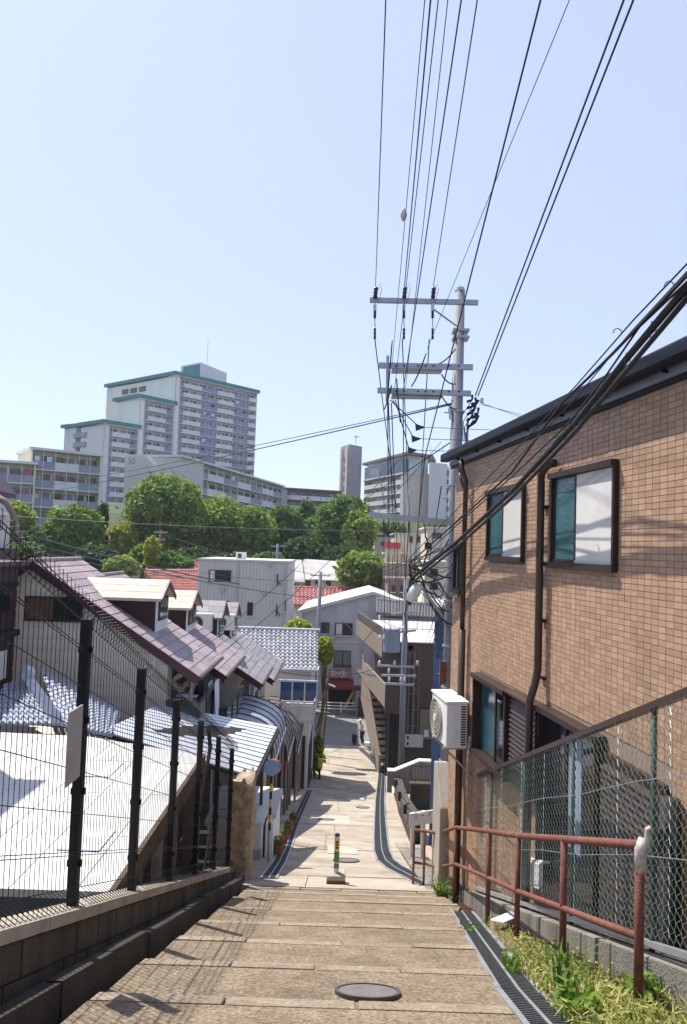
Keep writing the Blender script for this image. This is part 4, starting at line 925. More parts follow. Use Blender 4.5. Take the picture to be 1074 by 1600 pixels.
# ---------------------------------------------------------------- brown gallery building
bb = thing('gallery_building', (3.5, 41, zs(41)), 'dark brown apartment building with tan gallery parapets and an outside stair', 'building')
xn = P(604, 1010, 37).x; zr_ = P(640, 1004, 37).z; gz = zs(42)-1.2
FA, FB = V((xn, 37, 0)), V((xn-1.35, 48, 0))
MB().prism([(xn+1.0, 37), (9, 37), (9, 48), (xn-.2, 48)], gz, zr_).build('wall', 'granite', bb)
B(xn+.1, 9, 36.9, 41.2, zr_, zr_+.06).build('roof', 'white', bb)
MB().prism([(xn+.1, 41.3), (9, 41.3), (9, 48), (xn-1.2, 48)], zr_-.1, zr_+.02).build('roof', 'greywall', bb)
def gal(y0, y1, zt, zb, th_=.14, m='mortar', off=0, nm='parapet'):
    a, b = FA.lerp(FB, (y0-37)/11), FA.lerp(FB, (y1-37)/11)
    MB().hexa([(a.x+off, a.y, zb), (a.x+th_+off, a.y, zb), (b.x+th_+off, b.y, zb), (b.x+off, b.y, zb), (a.x+off, a.y, zt), (a.x+th_+off, a.y, zt), (b.x+th_+off, b.y, zt), (b.x+off, b.y, zt)]).build(nm, m, bb)
gal(38.2, 48, EZ-4.75, EZ-5.75); gal(38.2, 48, EZ-4.2, EZ-4.76, .1, 'granite', .04)
gal(37, 48, zr_-.15, zr_-.4, 1.3, 'granite', .1, 'gallery_slab')
gal(37, 44.5, EZ-7.0, EZ-8.15); gal(37, 48, EZ-8.1, EZ-8.35, 1.3, 'granite', .1, 'gallery_slab')
B(xn, xn+1.05, 36.86, 37, EZ-8.4, EZ-6.95).build('balcony_front', 'granite', bb)
B(xn+.1, xn+.9, 36.9, 36.98, EZ-12.3, EZ-8.45).build('gallery_shade', 'dark', bb)  # near-black sheet painted as the shaded void under the gallery
for x in (xn+.15, xn+.9): B(x, x+.1, 36.84, 36.92, EZ-12, EZ-8.4).build('column', 'granite', bb)
for i in range(12): MB().tube([(xn+.4+i*.28, 41.25, zr_+.05), (xn+.4+i*.28, 41.25, zr_+.95)], .012, 4).build('rail_bar', 'blackfence', bb)
for z in (.25, .92): MB().tube([(xn+.2, 41.25, zr_+z), (6.5, 41.25, zr_+z)], .018, 5).build('rail', 'blackfence', bb)
# outside stair
for i in range(15):
    y = 38.4+i*.42; z = EZ-12.05+i*.27; a = FA.lerp(FB, (y-37)/11)
    B(a.x+.16, a.x+1.0, y, y+.36, z-.06, z).build('stair_tread', 'mortar', bb)
a, b = FA.lerp(FB, .1), FA.lerp(FB, .72)
for (o, m) in ((0, 'mortar'),):
    MB().hexa([(a.x-.02, 38.1, EZ-12.3), (a.x+.12, 38.1, EZ-12.3), (b.x+.12, 44.9, EZ-9.4), (b.x-.02, 44.9, EZ-9.4), (a.x-.02, 38.1, EZ-10.9), (a.x+.12, 38.1, EZ-10.9), (b.x+.12, 44.9, EZ-6.6), (b.x-.02, 44.9, EZ-6.6)]).build('stair_parapet', m, bb)
MB().tube([(a.x+.05, 38.1, EZ-10.75), (b.x+.05, 44.9, EZ-6.45)], .03, 6).build('stair_handrail', 'darkbrown', bb)
a = P(655, 1106, 36.9); b = P(680, 1158, 36.9)
w_ = B(a.x, b.x, 36.93, 37, b.z, a.z).build('window', 'darkbrown', bb); B(a.x+.07, b.x-.07, 36.915, 36.93, b.z+.08, a.z-.08).build('pane', 'mortar', w_)
q = P(666, 1150, 36.9); B(q.x-.1, q.x+.12, 36.9, 36.914, q.z-.05, q.z+.3).build('notice', 'white', w_)
a = P(633, 1148, 36.8); b = P(661, 1168, 36.8); mb_ = B(a.x, b.x, 36.78, 37, b.z, a.z).build('meter_box', 'offwhite', bb)
for k in range(2): B(a.x+.1, a.x+.2, 36.77, 36.78, b.z+.1+k*.3, b.z+.26+k*.3).build('meter_dial', 'dark', mb_)
for px, r in ((630, .025), (638, .03), (646, .055), (654, .03)):
    x = P(px, 1100, 36.9).x; MB().tube([(x, 36.9, P(px, 1020, 36.9).z), (x, 36.9, a.z)], r, 7).build('conduit', 'mortar', bb)
for py in (1085, 1110, 1135):
    z = P(640, py, 36.9).z; B(P(628, py, 36.9).x, P(656, py, 36.9).x, 36.93, 36.97, z, z+.04).build('conduit_clip', 'mortar', bb)
# benches and planters by the gallery
for i, (px, py) in enumerate(((606, 1160), (600, 1178))):
    p = G(px, py+14); t = thing('bench', p, ('slatted white and rust bench under the outside stair', 'low slatted bench at the foot of the outside stair')[i], 'bench')
    for k in range(3): B(p.x-.7, p.x+.7, p.y+k*.16, p.y+.13+k*.16, p.z+.42, p.z+.46).build('seat_slat', 'white' if k == 0 else 'rust', t)
    for x in (-.6, .55): B(p.x+x, p.x+x+.06, p.y, p.y+.45, p.z-.2, p.z+.42).build('leg', 'dark', t)

# ---------------------------------------------------------------- second pole and others
p2 = pole('utility_pole', P(627, 1195, 34.8).x, 34.8, zs(34.8)-.2, P(645, 905, 34.8).z, .17, .12, 'grey utility pole with drum transformer in front of the brown building')
xp = P(640, 1000, 34.8).x
MB().cyl(P(612, 1018, 34.6), .42, 1.0, 14).build('transformer', 'railgrey', p2, smooth=False); MB().cyl(P(612, 985, 34.6), .36, .1, 14).build('transformer_lid', 'steel', p2)
for (a, b) in (((590, 1040), (648, 1042)), ((596, 1055), (650, 1056)), ((602, 1068), (646, 1070)), ((600, 990), (650, 985)), ((612, 960), (652, 956))): MB().ob((P(*a, 34.6)+P(*b, 34.6))/2, (P(*b, 34.6)-P(*a, 34.6))/2, (0, .05, 0), (0, 0, .05)).build('crossarm', 'steel', p2)
for i in range(14):
    c = P(592+random.random()*60, random.choice((986, 1000, 1040, 1052, 1066)), 34.5); MB().tube([c, c+V((0, 0, .12)), c+V((.02, 0, .25))], [.05, .07, .03], 8).build('insulator', 'insulwhite', p2, smooth=True)
def mini_pole(px, y, pt, pb, label, r=.14, m='polegrey', lean=0):
    a, b = P(px, pt, y), P(px, pb, y); t = thing('utility_pole', (a.x, y, b.z), label, 'utility pole')
    MB().tube([(a.x-lean, y, b.z-.3), (a.x, y, a.z)], [r*1.25, r], 10).build('shaft', m, t, smooth=True)
    for k, dz in enumerate((.3, 1.1)):
        L = .75-.2*k; B(a.x-L, a.x+L, y-.2, y-.12, a.z-dz-.04, a.z-dz+.04).build('crossarm', 'steel', t)
        for s in (-.9, -.45, .45, .9): MB().cyl((a.x+L*s, y-.16, a.z-dz+.04), .035, .12, 7).build('insulator', 'insulwhite', t)
    return t
mini_pole(501, 53, 893, 1098, 'pale slim utility pole before the grey gabled shop building')
mini_pole(252, 78, 828, 905, 'wooden utility pole standing before the big round tree', .15, 'wood')
mini_pole(434, 84, 850, 905, 'thin utility pole between hillside trees and the hipped roof', .12)
mini_pole(640, 120, 765, 905, 'distant utility pole before the terraced apartment block', .2)
mini_pole(203, 110, 770, 815, 'distant utility pole by the white gable wall on the hill', .16)
lp = thing('leaning_post', G(499, 1150), 'weathered brown wooden pole leaning at the street corner', 'post')
MB().tube([P(497, 1152, 46), P(512, 1062, 46)], [.13, .10], 10).build('shaft', 'wood', lp, smooth=True)
MB().tube([P(493, 1142, 45.5), P(504, 1110, 45.5)], .05, 7).build('stay_guard', 'dark', lp); MB().tube([P(512, 1068, 46), P(524, 1073, 46)], .06, 6).build('lamp_arm', 'lamp', lp)

# ================================================================ beyond the cross road
gl = thing('guard_rail', P(535, 1116, 60.4), 'white pipe guard rail along the far pavement', 'guard rail')
a, b = P(508, 1108, 60.4), P(558, 1108, 60.4)
for z in (.35, .6, .85): MB().tube([(a.x-2, 60.4, .12+z), (b.x+.2, 60.4, .12+z)], .05, 6).build('rail', 'white', gl)
for x in (a.x-1.8, (a.x+b.x)/2, b.x): MB().tube([(x, 60.4, .1), (x, 60.4, 1.05)], .07, 7).build('post', 'white', gl)
def win(par, x0, x1, y, z0, z1, glass='glassdark', fr='frame', n=2, cur=False):
    w = B(x0, x1, y-.05, y+.05, z0, z1).build('window', fr, par); k = (x1-x0)/n; e = .07
    for i in range(n): B(x0+i*k+e, x0+(i+1)*k-e/2, y-.065, y-.05, z0+e, z1-e).build('pane', glass, w)
    if cur: B(x0+e*1.5, x0+k*.8, y-.07, y-.066, z0+e, z1-e).build('curtain', 'curtain', w)
    B(x0-.08, x1+.08, y-.14, y+.02, z0-.08, z0).build('sill', 'alu', w)
    return w
def pw(par, px0, px1, py0, py1, y, **k):
    a, b = P(px0, py0, y), P(px1, py1, y); return win(par, a.x, b.x, y, b.z, a.z, **k)
# shop building
sb = thing('shop_building', (2, 66, 0), 'grey gabled building with a red awning shop at the cross road', 'building')
Y = 63.2; L, K, Rr = P(472, 957, Y), P(583, 929, Y), P(694, 968, Y)
MB().ext([V((L.x, Y, -.3)), V((Rr.x, Y, -.3)), Rr, K, L], (0, 10, 0)).build('wall', 'greywall', sb)
for p, q in ((L, K), (K, Rr)):
    d = (q-p).normalized()
    MB().slab([p-d*(.4 if p is L else 0)+V((0, -.4, .3)), q+d*(.4 if q is Rr else 0)+V((0, -.4, .3)), q+V((0, 10.3, .3)), p+V((0, 10.3, .3))], (0, 0, -.28)).build('roof', 'offwhite', sb)
pw(sb, 524, 551, 973, 993, Y-.06, cur=True); pw(sb, 500, 515, 972, 990, Y-.06); pw(sb, 522, 548, 1016, 1044, Y-.06, n=2, glass='tealglass'); pw(sb, 640, 665, 985, 1004, Y-.06)
a = P(521, 1040, Y-.2); B(a.x, P(550, 1042, Y).x, Y-.4, Y-.1, a.z-.1, a.z+.05).build('flower_box', 'rust', sb)
a, b = P(510, 1047, Y-.3), P(547, 1058, Y-.3)
sg = B(a.x, b.x, Y-.45, Y-.1, b.z, a.z).build('sign', 'offwhite', sb)
try:
    tc = bpy.data.curves.new('lettering', 'FONT'); tc.body = '\u5473\u306e\u91cc'; tc.size = .82; tc.extrude = .01; tc.space_character = 1.15; tc.align_x = 'CENTER'; tc.align_y = 'CENTER'
    to = bpy.data.objects.new('lettering', tc); COL.objects.link(to); bpy.context.view_layer.update()
    me = bpy.data.meshes.new_from_object(to.evaluated_get(bpy.context.evaluated_depsgraph_get())); bpy.data.objects.remove(to)
    me.materials.clear(); me.materials.append(MT['red'])
    piece('lettering', me, sg, ((a.x+b.x)/2, Y-.47, (a.z+b.z)/2), (R(90), 0, 0))
except Exception as e: print('text', e)
c, d = P(512, 1060, Y-.2), P(551, 1067, Y-.2)
MB().hexa([(c.x, Y-1.5, d.z-.35), (d.x+.4, Y-1.5, d.z-.35), (d.x, Y, d.z-.3), (c.x, Y, d.z-.3), (c.x, Y-1.5, d.z-.1), (d.x+.4, Y-1.5, d.z-.1), (d.x-.1, Y, c.z), (c.x+.2, Y, c.z)]).build('awning', 'awning', sb)
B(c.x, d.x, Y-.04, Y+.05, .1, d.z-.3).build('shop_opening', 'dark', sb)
for x in (c.x-.1, d.x+.25): B(x, x+.22, Y-.2, Y, .1, d.z).build('pillar', 'offwhite', sb)
a, b = P(553, 1055, Y), P(592, 1068, Y); B(a.x, b.x, Y-1.2, Y, b.z, a.z-.3).build('canopy', 'greywall', sb)
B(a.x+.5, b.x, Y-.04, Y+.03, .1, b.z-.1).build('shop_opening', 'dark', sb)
for px in (478, 566, 612): p = P(px, 950, Y); MB().tube([(p.x, Y-.12, L.z-.3), (p.x, Y-.12, .2)], .07, 6).build('downpipe', 'offwhite', sb)
for px, py in ((562, 985), (590, 990), (515, 1000)): p = P(px, py, Y); B(p.x, p.x+.5, Y-.45, Y-.02, p.z, p.z+.45).build('vent_hood', 'steel', sb)
B(L.x, Rr.x, Y-.08, Y, P(540, 1003, Y).z-.1, P(540, 1003, Y).z+.08).build('string_course', 'offwhite', sb)
yl = thing('yellow_pole', P(537, 1112, 62), 'yellow pole leaning in front of the dark shop opening', 'pole')
MB().tube([P(536, 1112, 62), P(553, 1080, 62.6)], .13, 7).build('shaft', 'yellow', yl)
vm = thing('brown_cabinet', P(564, 1120, 59.8), 'tall brown cabinet with rails at the road corner', 'cabinet')
a, b = P(558, 1093, 59.8), P(573, 1121, 59.8); B(a.x, b.x+.4, 59.8, 60.8, -.05, a.z).build('body', 'brownsiding', vm); B(a.x-.12, a.x+.1, 59.7, 59.9, -.05, a.z+.1).build('post', 'mortar', vm)
for z in (.3, .6): MB().tube([(a.x, 59.85, a.z+z), (b.x+.3, 59.85, a.z+z)], .04, 5).build('rail', 'steel', vm)
MB().tube([(a.x+.02, 59.85, a.z), (a.x+.02, 59.85, a.z+.7)], .05, 5).build('rail_post', 'steel', vm)
# white building
wb_ = thing('white_block', (-8, 58, 0), 'white box building with vertical siding and an air conditioner on its roof', 'building')
Y = 55; a, b = P(311, 872, Y), P(450, 985, Y); xr_ = P(447, 985, Y).x
B(a.x, xr_, Y, Y+8, -.5, a.z-.15).build('wall', 'offwhite', wb_)
for i in range(26):
    x = a.x+(xr_-a.x)*i/26; B(x+.02, x+(xr_-a.x)/26-.02, Y-.03, Y, .2, a.z-.2).build('siding_board', 'offwhite', wb_)
B(a.x-.08, xr_+.08, Y-.1, Y+8.1, a.z-.15, a.z).build('parapet', 'offwhite', wb_)
pw(wb_, 327, 361, 890, 910, Y-.04, cur=True, n=3); pw(wb_, 325, 358, 938, 950, Y-.04, n=3); pw(wb_, 387, 395, 941, 962, Y-.04, n=1); pw(wb_, 443.5, 446.5, 938, 956, Y-.04, n=1)
for px, py in ((434, 897), (433, 945)):
    p = P(px, py, Y-.2); MB().tube([p, p-V((0, 0, .9))], .05, 6).build('vent_pipe', 'dark', wb_); MB().tube([p-V((0, 0, .4)), p-V((-.25, 0, .85))], .04, 6).build('vent_pipe', 'dark', wb_)
MB().tube([(xr_-.2, Y-.1, a.z-.2), (xr_-.2, Y-.1, 0)], .06, 6).build('downpipe', 'greywall', wb_); MB().tube([(P(372, 900, Y).x, Y-.1, a.z-.2), (P(372, 900, Y).x, Y-.1, 0)], .05, 6).build('downpipe', 'greywall', wb_)
for px, py in ((410, 930), (345, 925), (418, 885)): p = P(px, py, Y-.1); B(p.x, p.x+.3, Y-.2, Y-.02, p.z, p.z+.3).build('vent_hood', 'steel', wb_)
c = P(377, 872, 57); t = thing('air_conditioner', (c.x, 57, a.z), 'tiny white air conditioner on top of the white box building', 'air conditioner')
B(c.x-.4, c.x+.4, 56.8, 57.2, a.z-.12, a.z+.55).build('case', 'acwhite', t); B(c.x-.25, c.x+.05, 56.77, 56.8, a.z+.1, a.z+.42).build('fan', 'acdark', t)
# red tiled roofs
def red_roof(name, pa, pb, pc, pd, y0, y1, label, wallm='offwhite', nu=24, nv=8, m='redtile'):
    c = [P(*pa, y1), P(*pb, y1), P(*pc, y0), P(*pd, y0)]; zb = zg(c[2].x, y0)-1
    t = thing(name, ((c[0].x+c[1].x)/2, (y0+y1)/2, zb), label, 'house')
    tile_patch(c, nu, nv, .12).build('roof_tiles', m, t, kind='stuff')
    MB().slab(c, (0, 0, -.15)).build('roof', m, t)
    B(c[3].x+.4, c[2].x-.4, y0+.5, y1+3, zb, min(c[2].z, c[3].z)-.1).build('wall', wallm, t)
    MB().tube([c[0]+V((0, 0, .1)), c[1]+V((0, 0, .1))], .18, 6).build('ridge_tile', m, t); return t
red_roof('red_roof_house', (446, 919), (592, 921), (592, 947), (446, 945), 72, 77, 'house with bright red tile roof behind the grey gabled shop')
red_roof('red_roof_house', (225, 893), (330, 893), (330, 926), (258, 926), 68, 74, 'house with dull red tile roof left of the white box building')
red_roof('red_roof_house', (285, 884), (312, 876), (322, 890), (290, 893), 77, 80, 'small house with a brick-red gable peeping over the dull red roof', nu=6, nv=4)
rt = red_roof('grey_roof_house', (588, 938), (700, 950), (700, 968), (588, 958), 58, 62, 'house with pale grey roof beyond the brown gallery building', m='slategrey')
# cream hipped house
ch = thing('hipped_house', (-2, 84, zg(-2, 84)), 'cream house with pale weathered hipped roof below the hillside trees', 'house')
mat('paleroof', (.52, .49, .46), (.36, .34, .32), .8, .7, stain=(.25, .24, .22), stscale=.5)
Y0, Y1 = 80, 90; e = [P(446, 905, Y0), P(578, 914, Y0)]; ze = P(500, 906, Y0).z
xl, xr = e[0].x, e[1].x
zt = P(500, 874, 85).z; rg = [V((P(476, 874, 85).x, 85, zt)), V((P(530, 882, 85).x, 85, zt-.15))]
c = [V((xl, Y0, ze)), V((xr, Y0, ze)), V((xr, Y1, ze)), V((xl, Y1, ze))]
MB().add(c+rg, [(0, 1, 5, 4), (1, 2, 5), (2, 3, 4, 5), (3, 0, 4), (3, 2, 1, 0)]).build('roof', 'paleroof', ch)
B(xl+.5, xr-.5, Y0+.6, Y1-.5, zg(0, 80)-2, ze).build('wall', 'aptbeige', ch)
for px in (455, 478, 493, 510): pw(ch, px, px+7, 908, 917, Y0+.5, n=1)
g2 = [V((P(446, 900, 78).x, 79, ze-.2)), V((P(476, 903, 78).x, 79, ze-.2)), V((P(470, 875, 82).x, 84, zt-.1)), V((P(446, 877, 82).x, 84, zt-.1))]
MB().slab(g2, (0, 0, -.15)).build('roof', 'paleroof', ch)
# hillside houses beyond the pole
def block(name, px0, px1, pt, pb, y, dep, m, label, wins=(), roof=None, cat='house'):
    a, b = P(px0, pt, y), P(px1, pb, y); t = thing(name, ((a.x+b.x)/2, y+dep/2, b.z), label, cat)
    B(a.x, b.x, y, y+dep, min(b.z, zg(a.x, y))-1.5, a.z).build('wall', m, t)
    B(a.x-.2, b.x+.2, y-.25, y+dep+.2, a.z, a.z+.22).build('roof', roof or 'greywall', t)
    for w in wins: pw(t, *w, y-.06, n=1)
    return t
block('yellow_house', 618, 700, 835, 872, 92, 8, 'cream', 'pale yellow house on the slope beside the red awning', [(640+i*12, 645+i*12, 838, 848) for i in range(5)])
yh = block('yellow_house', 604, 632, 866, 886, 84, 6, 'cream', 'small yellow house under the red awning', [(608, 612, 872, 880)], 'cream')
aw = thing('red_awning', P(615, 865, 83), 'bright red box awning on the small yellow house', 'awning')
a, b = P(603, 847, 83), P(626, 857, 83); MB().hexa([(a.x, 82.6, b.z), (b.x, 82.6, b.z), (b.x, 84, b.z), (a.x, 84, b.z), (a.x, 83, a.z), (b.x, 83, a.z), (b.x, 84, a.z), (a.x, 84, a.z)]).build('canvas', 'red', aw); B(a.x, b.x, 82.9, 83.1, yh.location.z-1, b.z).build('support', 'cream', aw)
tag(MB().prism([(P(598, 900, 76).x, 75), (P(640, 900, 76).x, 76), (P(640, 900, 79).x+1, 80), (P(598, 900, 79).x, 80)], zg(5, 76)-2, P(620, 880, 76).z).build('retaining_wall', 'paleconcrete'), 'pale curved retaining wall below the small yellow house', 'wall')
tb = block('brown_terrace', 606, 700, 906, 940, 70, 5, 'aptbrown', 'brown terrace building with thin poles on its deck', [(612+i*14, 618+i*14, 914, 925) for i in range(6)], 'aptbrown', 'building')
for i in range(8):
    p = P(606+i*7, 905, 70.2); MB().tube([p, p+V((0, 0, 2.4))], .045, 5).build('deck_pole', 'rust', tb)
block('beige_house', 668, 720, 826, 866, 74, 6, 'aptbeige', 'beige house with balconies directly behind the utility pole', [(676, 690, 832, 842)], 'aptbeige')
block('beige_house', 664, 722, 880, 930, 62, 5, 'cream', 'cream stuccoed house below the beige one behind the pole', [(672, 684, 888, 902), (672, 684, 910, 922)], 'aptbeige')
block('white_house', 586, 640, 838, 866, 104, 8, 'offwhite', 'white flat house right of the hillside trees', [(596, 601, 846, 853), (606, 611, 846, 853)], 'bluewall')
lh = thing('eave_house', (-18, 30, zs(30)), 'pale house with purple eave at the far left edge', 'house')
YL = 33; xw = P(17, 800, YL).x; z765 = P(18, 765, YL).z
B(-26, xw, 27, YL, 0, z765).build('wall', 'offwhite', lh)
a, b = P(-70, 640, YL), P(26, 772, YL)
MB().slab([a, b, b+V((0, -6.5, 0)), a+V((0, -6.5, 0))], (0, 0, -.22)).build('roof', 'fascia', lh)
MB().ext([V((-26, YL, z765)), V((xw, YL, z765)), P(-60, 655, YL), V((-26, YL, P(-60, 655, YL).z))], (0, -.2, 0)).build('gable', 'offwhite', lh)
p = P(10, 800, YL-1); B(xw, xw+.25, 27, YL-.5, p.z-.15, p.z).build('ledge', 'white', lh)
MB().tube([P(-2, 778, 31), P(10, 785, 31), P(20, 802, 31), P(28, 830, 31), P(31, 848, 31)], .15, 8).build('downpipe', 'mortar', lh, smooth=True)
c = P(30, 860, YL); B(-26, c.x, 27, YL, P(0, 872, YL).z, P(0, 856, YL).z).build('lower_eave', 'fascia', lh)
B(-26, c.x-1, 27.5, YL-.3, 0, P(0, 872, YL).z).build('lower_wall', 'offwhite', lh)
# ================================================================ apartment blocks on the hill
mat('curtaingrey', (.30, .30, .30), None, .5, .8); mat('redcloth', (.45, .12, .12), None, .5, .9)
_pm = {}
def pmesh(key, f):
    if key not in _pm: _pm[key] = f()
    return _pm[key]
def apt(t, A, Bp, zt, fl, fh, nb, depth, pat, wallm='twrwhite', panelm='twrwhite', railm='rail', slabm='twrwhite', rec=1.5, doors=(), winm='glassdark', pw_=.74):
    A, Bp = V((A[0], A[1], 0)), V((Bp[0], Bp[1], 0)); e = (Bp-A); Ln = e.length; e.normalize(); n = V((e.y, -e.x, 0))
    if n.dot(-A) < 0: n = -n
    ang = math.atan2(e.y, e.x); zb = zt-fl*fh; bw = Ln/nb
    q = lambda s, o: (A+e*s+n*o).to_2d()[:]
    MB().prism([q(0, -rec), q(Ln, -rec), q(Ln, -depth), q(0, -depth)], zb-6, zt).build('wall', wallm, t)
    # side fins that close the balconies
    for s in (0, Ln-.2): MB().prism([q(s, 0), q(s+.2, 0), q(s+.2, -rec), q(s, -rec)], zb-6, zt).build('end_fin', wallm, t)
    sgn = 1 if abs(math.atan2(n.y, n.x)-(ang-math.pi/2)) % (2*math.pi) < .1 else -1
    key = (t.name, round(bw, 3), round(fh, 2), panelm, railm)
    bxm = lambda w, d, h, m: B(-w/2, w/2, -d/2, d/2, 0, h).mesh('m', m)
    mp = pmesh(key+('p',), lambda: bxm(bw-.12, .1, fh*.42, panelm)); mrl = pmesh(key+('r',), lambda: bxm(bw-.12, .05, fh*.42, railm))
    mws = [pmesh(key+('w', k), lambda k=k: bxm(bw*pw_, .08, fh*.70, k)) for k in ('glassdark', 'glassdark', 'tealglass', 'railgrey', 'curtaingrey')]; mac = pmesh(key+('ac',), lambda: bxm(.8, .35, .6, 'acwhite')); mla = [pmesh(key+('la', k), lambda k=k: bxm(bw*.4, .06, fh*.3, k)) for k in ('towel', 'shirt', 'clothdark', 'redcloth')]; mw = None; md = pmesh(key+('d',), lambda: bxm(bw*.3, .1, fh*.7, 'reddoor')); mf = pmesh(key+('f',), lambda: bxm(.09, .09, fh, slabm))
    mfr = pmesh(key+('fr',), lambda: B(-bw*pw_/2-.06, bw*pw_/2+.06, -.03, .03, -.05, fh*.70+.06).mesh('m', slabm))
    for f in range(fl):
        zf = zt-(f+1)*fh
        MB().prism([q(0, .05), q(Ln, .05), q(Ln, -rec-.02), q(0, -rec-.02)], zf-.16, zf).build('floor_slab', slabm, t)
        for b in range(nb):
            c = A+e*(bw*(b+.5))
            k = pat[(b+(f*3 if pat[0] == '*' else 0)) % len(pat)]
            piece('balcony_panel' if k == 'P' else 'balcony_railing', mp if k == 'P' else mrl, t, V((c.x, c.y, zf))-n*.05, (0, 0, ang))
            w = piece('window', mfr, t, V((c.x, c.y, zf+fh*.08))+n*(-rec+.02)-e*(bw*.06), (0, 0, ang)); piece('pane', random.choice(mws), w, V((c.x, c.y, zf+fh*.08))+n*(-rec+.03)-e*(bw*.06), (0, 0, 0))
            if (b, f % 9) in doors or (b, 'all') in doors: piece('door', md, t, V((c.x, c.y, zf))+n*(-rec+.05)+e*(bw*.36), (0, 0, ang))
            if random.random() < .3: piece('condenser', mac, t, V((c.x, c.y, zf))+n*(-rec*.5)+e*(bw*.3), (0, 0, ang))
            if k != 'P' and random.random() < .18: piece('hanging_laundry', random.choice(mla), t, V((c.x, c.y, zf+fh*.40))+n*(-.25), (0, 0, ang))
            if b: piece('partition', mf, t, V((c.x, c.y, zf))-e*(bw*.5)-n*.05, (0, 0, ang))
    MB().prism([q(-.3, .35), q(Ln+.3, .35), q(Ln+.3, -depth-.2), q(-.3, -depth-.2)], zt-.02, zt+.35).build('roof_slab', slabm, t)
    return A, e, n, Ln, zt
def p2d(px, py, d): v = P(px, py, d); return (v.x, v.y)
# ---- stepped tower
tw = thing('apartment_tower', (-48, 205, zg(-48, 205)), 'tall stepped apartment tower with teal roof edges on the hill', 'apartment tower')
c0, c1, c2, c3 = p2d(402, 620, 221), p2d(275, 590, 200), p2d(219, 625, 191.5), p2d(163, 665, 184.5)
wd = V((-.8, .6, 0))
def wing(A, Bb, ztop, fl, nb, L2, pat, cw):
    apt(tw, A, Bb, ztop, fl, 2.68, nb, 11, pat)
    a = V((A[0], A[1], 0)); e = V((Bb[0]-A[0], Bb[1]-A[1], 0)).normalized(); b = a+wd*L2
    # end wall, sunlit tone painted into the cream ones, and teal roof edge
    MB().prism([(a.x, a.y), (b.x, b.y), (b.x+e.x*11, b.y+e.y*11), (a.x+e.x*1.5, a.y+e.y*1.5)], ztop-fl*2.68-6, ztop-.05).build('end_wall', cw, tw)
    o = wd*.8-e*.9; q = Bb; n = V((e.y, -e.x, 0))
    r = [V((a.x, a.y, 0))-e*.7+n*.7, V((Bb[0], Bb[1], 0))+e*.6+n*.7, V((Bb[0], Bb[1], 0))+e*.6-n*11.5, b+e*11, b-e*.7+wd*.6]
    MB().prism([(v.x, v.y) for v in r], ztop+.30, ztop+1.25).build('roof_edge', 'tealroof', tw)
z1, z2, z3 = P(275, 587, 200).z, P(220, 623, 191.5).z, P(163, 663, 184.5).z
wing(c1, c0, z1, 14, 10, 33, 'RPPRRPPRRP', 'twrcreamlit'); wing(c2, c1, z2, 11, 4, 11, 'RPPR', 'twrcreamlit'); wing(c3, c2, z3, 8, 4, 10.5, 'RPPR', 'twrwhite')
a = P(163, 663, 184.5)+wd*13; b_ = P(163, 663, 184.5)+wd*18.5
MB().prism([(a.x, a.y), (b_.x, b_.y), (b_.x+8, b_.y+8), (a.x+8, a.y+8)], 10, z3+.2).build('stair_tower', 'twrwhite', tw)
MB().prism([(b_.x-1, b_.y-.5), (a.x+5, a.y-3.5), (a.x+12, a.y+6), (b_.x+8, b_.y+9)], z3+.3, z3+1.25).build('roof_edge', 'tealroof', tw)
for f in range(7): 
    u = P(163, 663, 184.5)+wd*11.2; z = z3-1.5-f*2.68; MB().prism([(u.x-2, u.y+1), (u.x+2.6, u.y-2.4), (u.x+5, u.y+2), (u.x, u.y+4)], z-1.3, z).build('stair_landing', 'railgrey', tw)
# stair windows on the high end wall
u0 = V((c1[0], c1[1], 0))
for f in range(3):
    for k in range(3):
        p = u0+wd*(15+k*4.2); z = z1-2.2-f*2.9; n = V((-.6, -.8, 0))
        MB().ob(V((p.x, p.y, z))+n*.1, wd*1.5, n*.15, (0, 0, .75)).build('stair_window', 'glassdark', tw)
a, b_ = P(312, 600, 207), P(354, 602, 219)
MB().prism([(a.x, a.y), (b_.x, b_.y), (b_.x-5.5, b_.y+5.5), (a.x-7, a.y+5.2)], z1, P(312, 566, 207).z).build('penthouse', 'twrwhite', tw)
d = V((a.x-7, a.y+5.2, 0)); MB().slab([V((a.x-.1, a.y-.1, z1+1)), V((d.x+1, d.y-.9, z1+1)), V((d.x+1, d.y-.9, z1+5.4)), V((a.x-.1, a.y-.1, z1+5.4))], (-.1, -.15, 0)).build('teal_panel', 'tealroof', tw)
p = P(324, 566, 210); MB().tube([p-V((0, 0, .5)), p+V((0, 0, 7))], .07, 5).build('antenna', 'steel', tw)
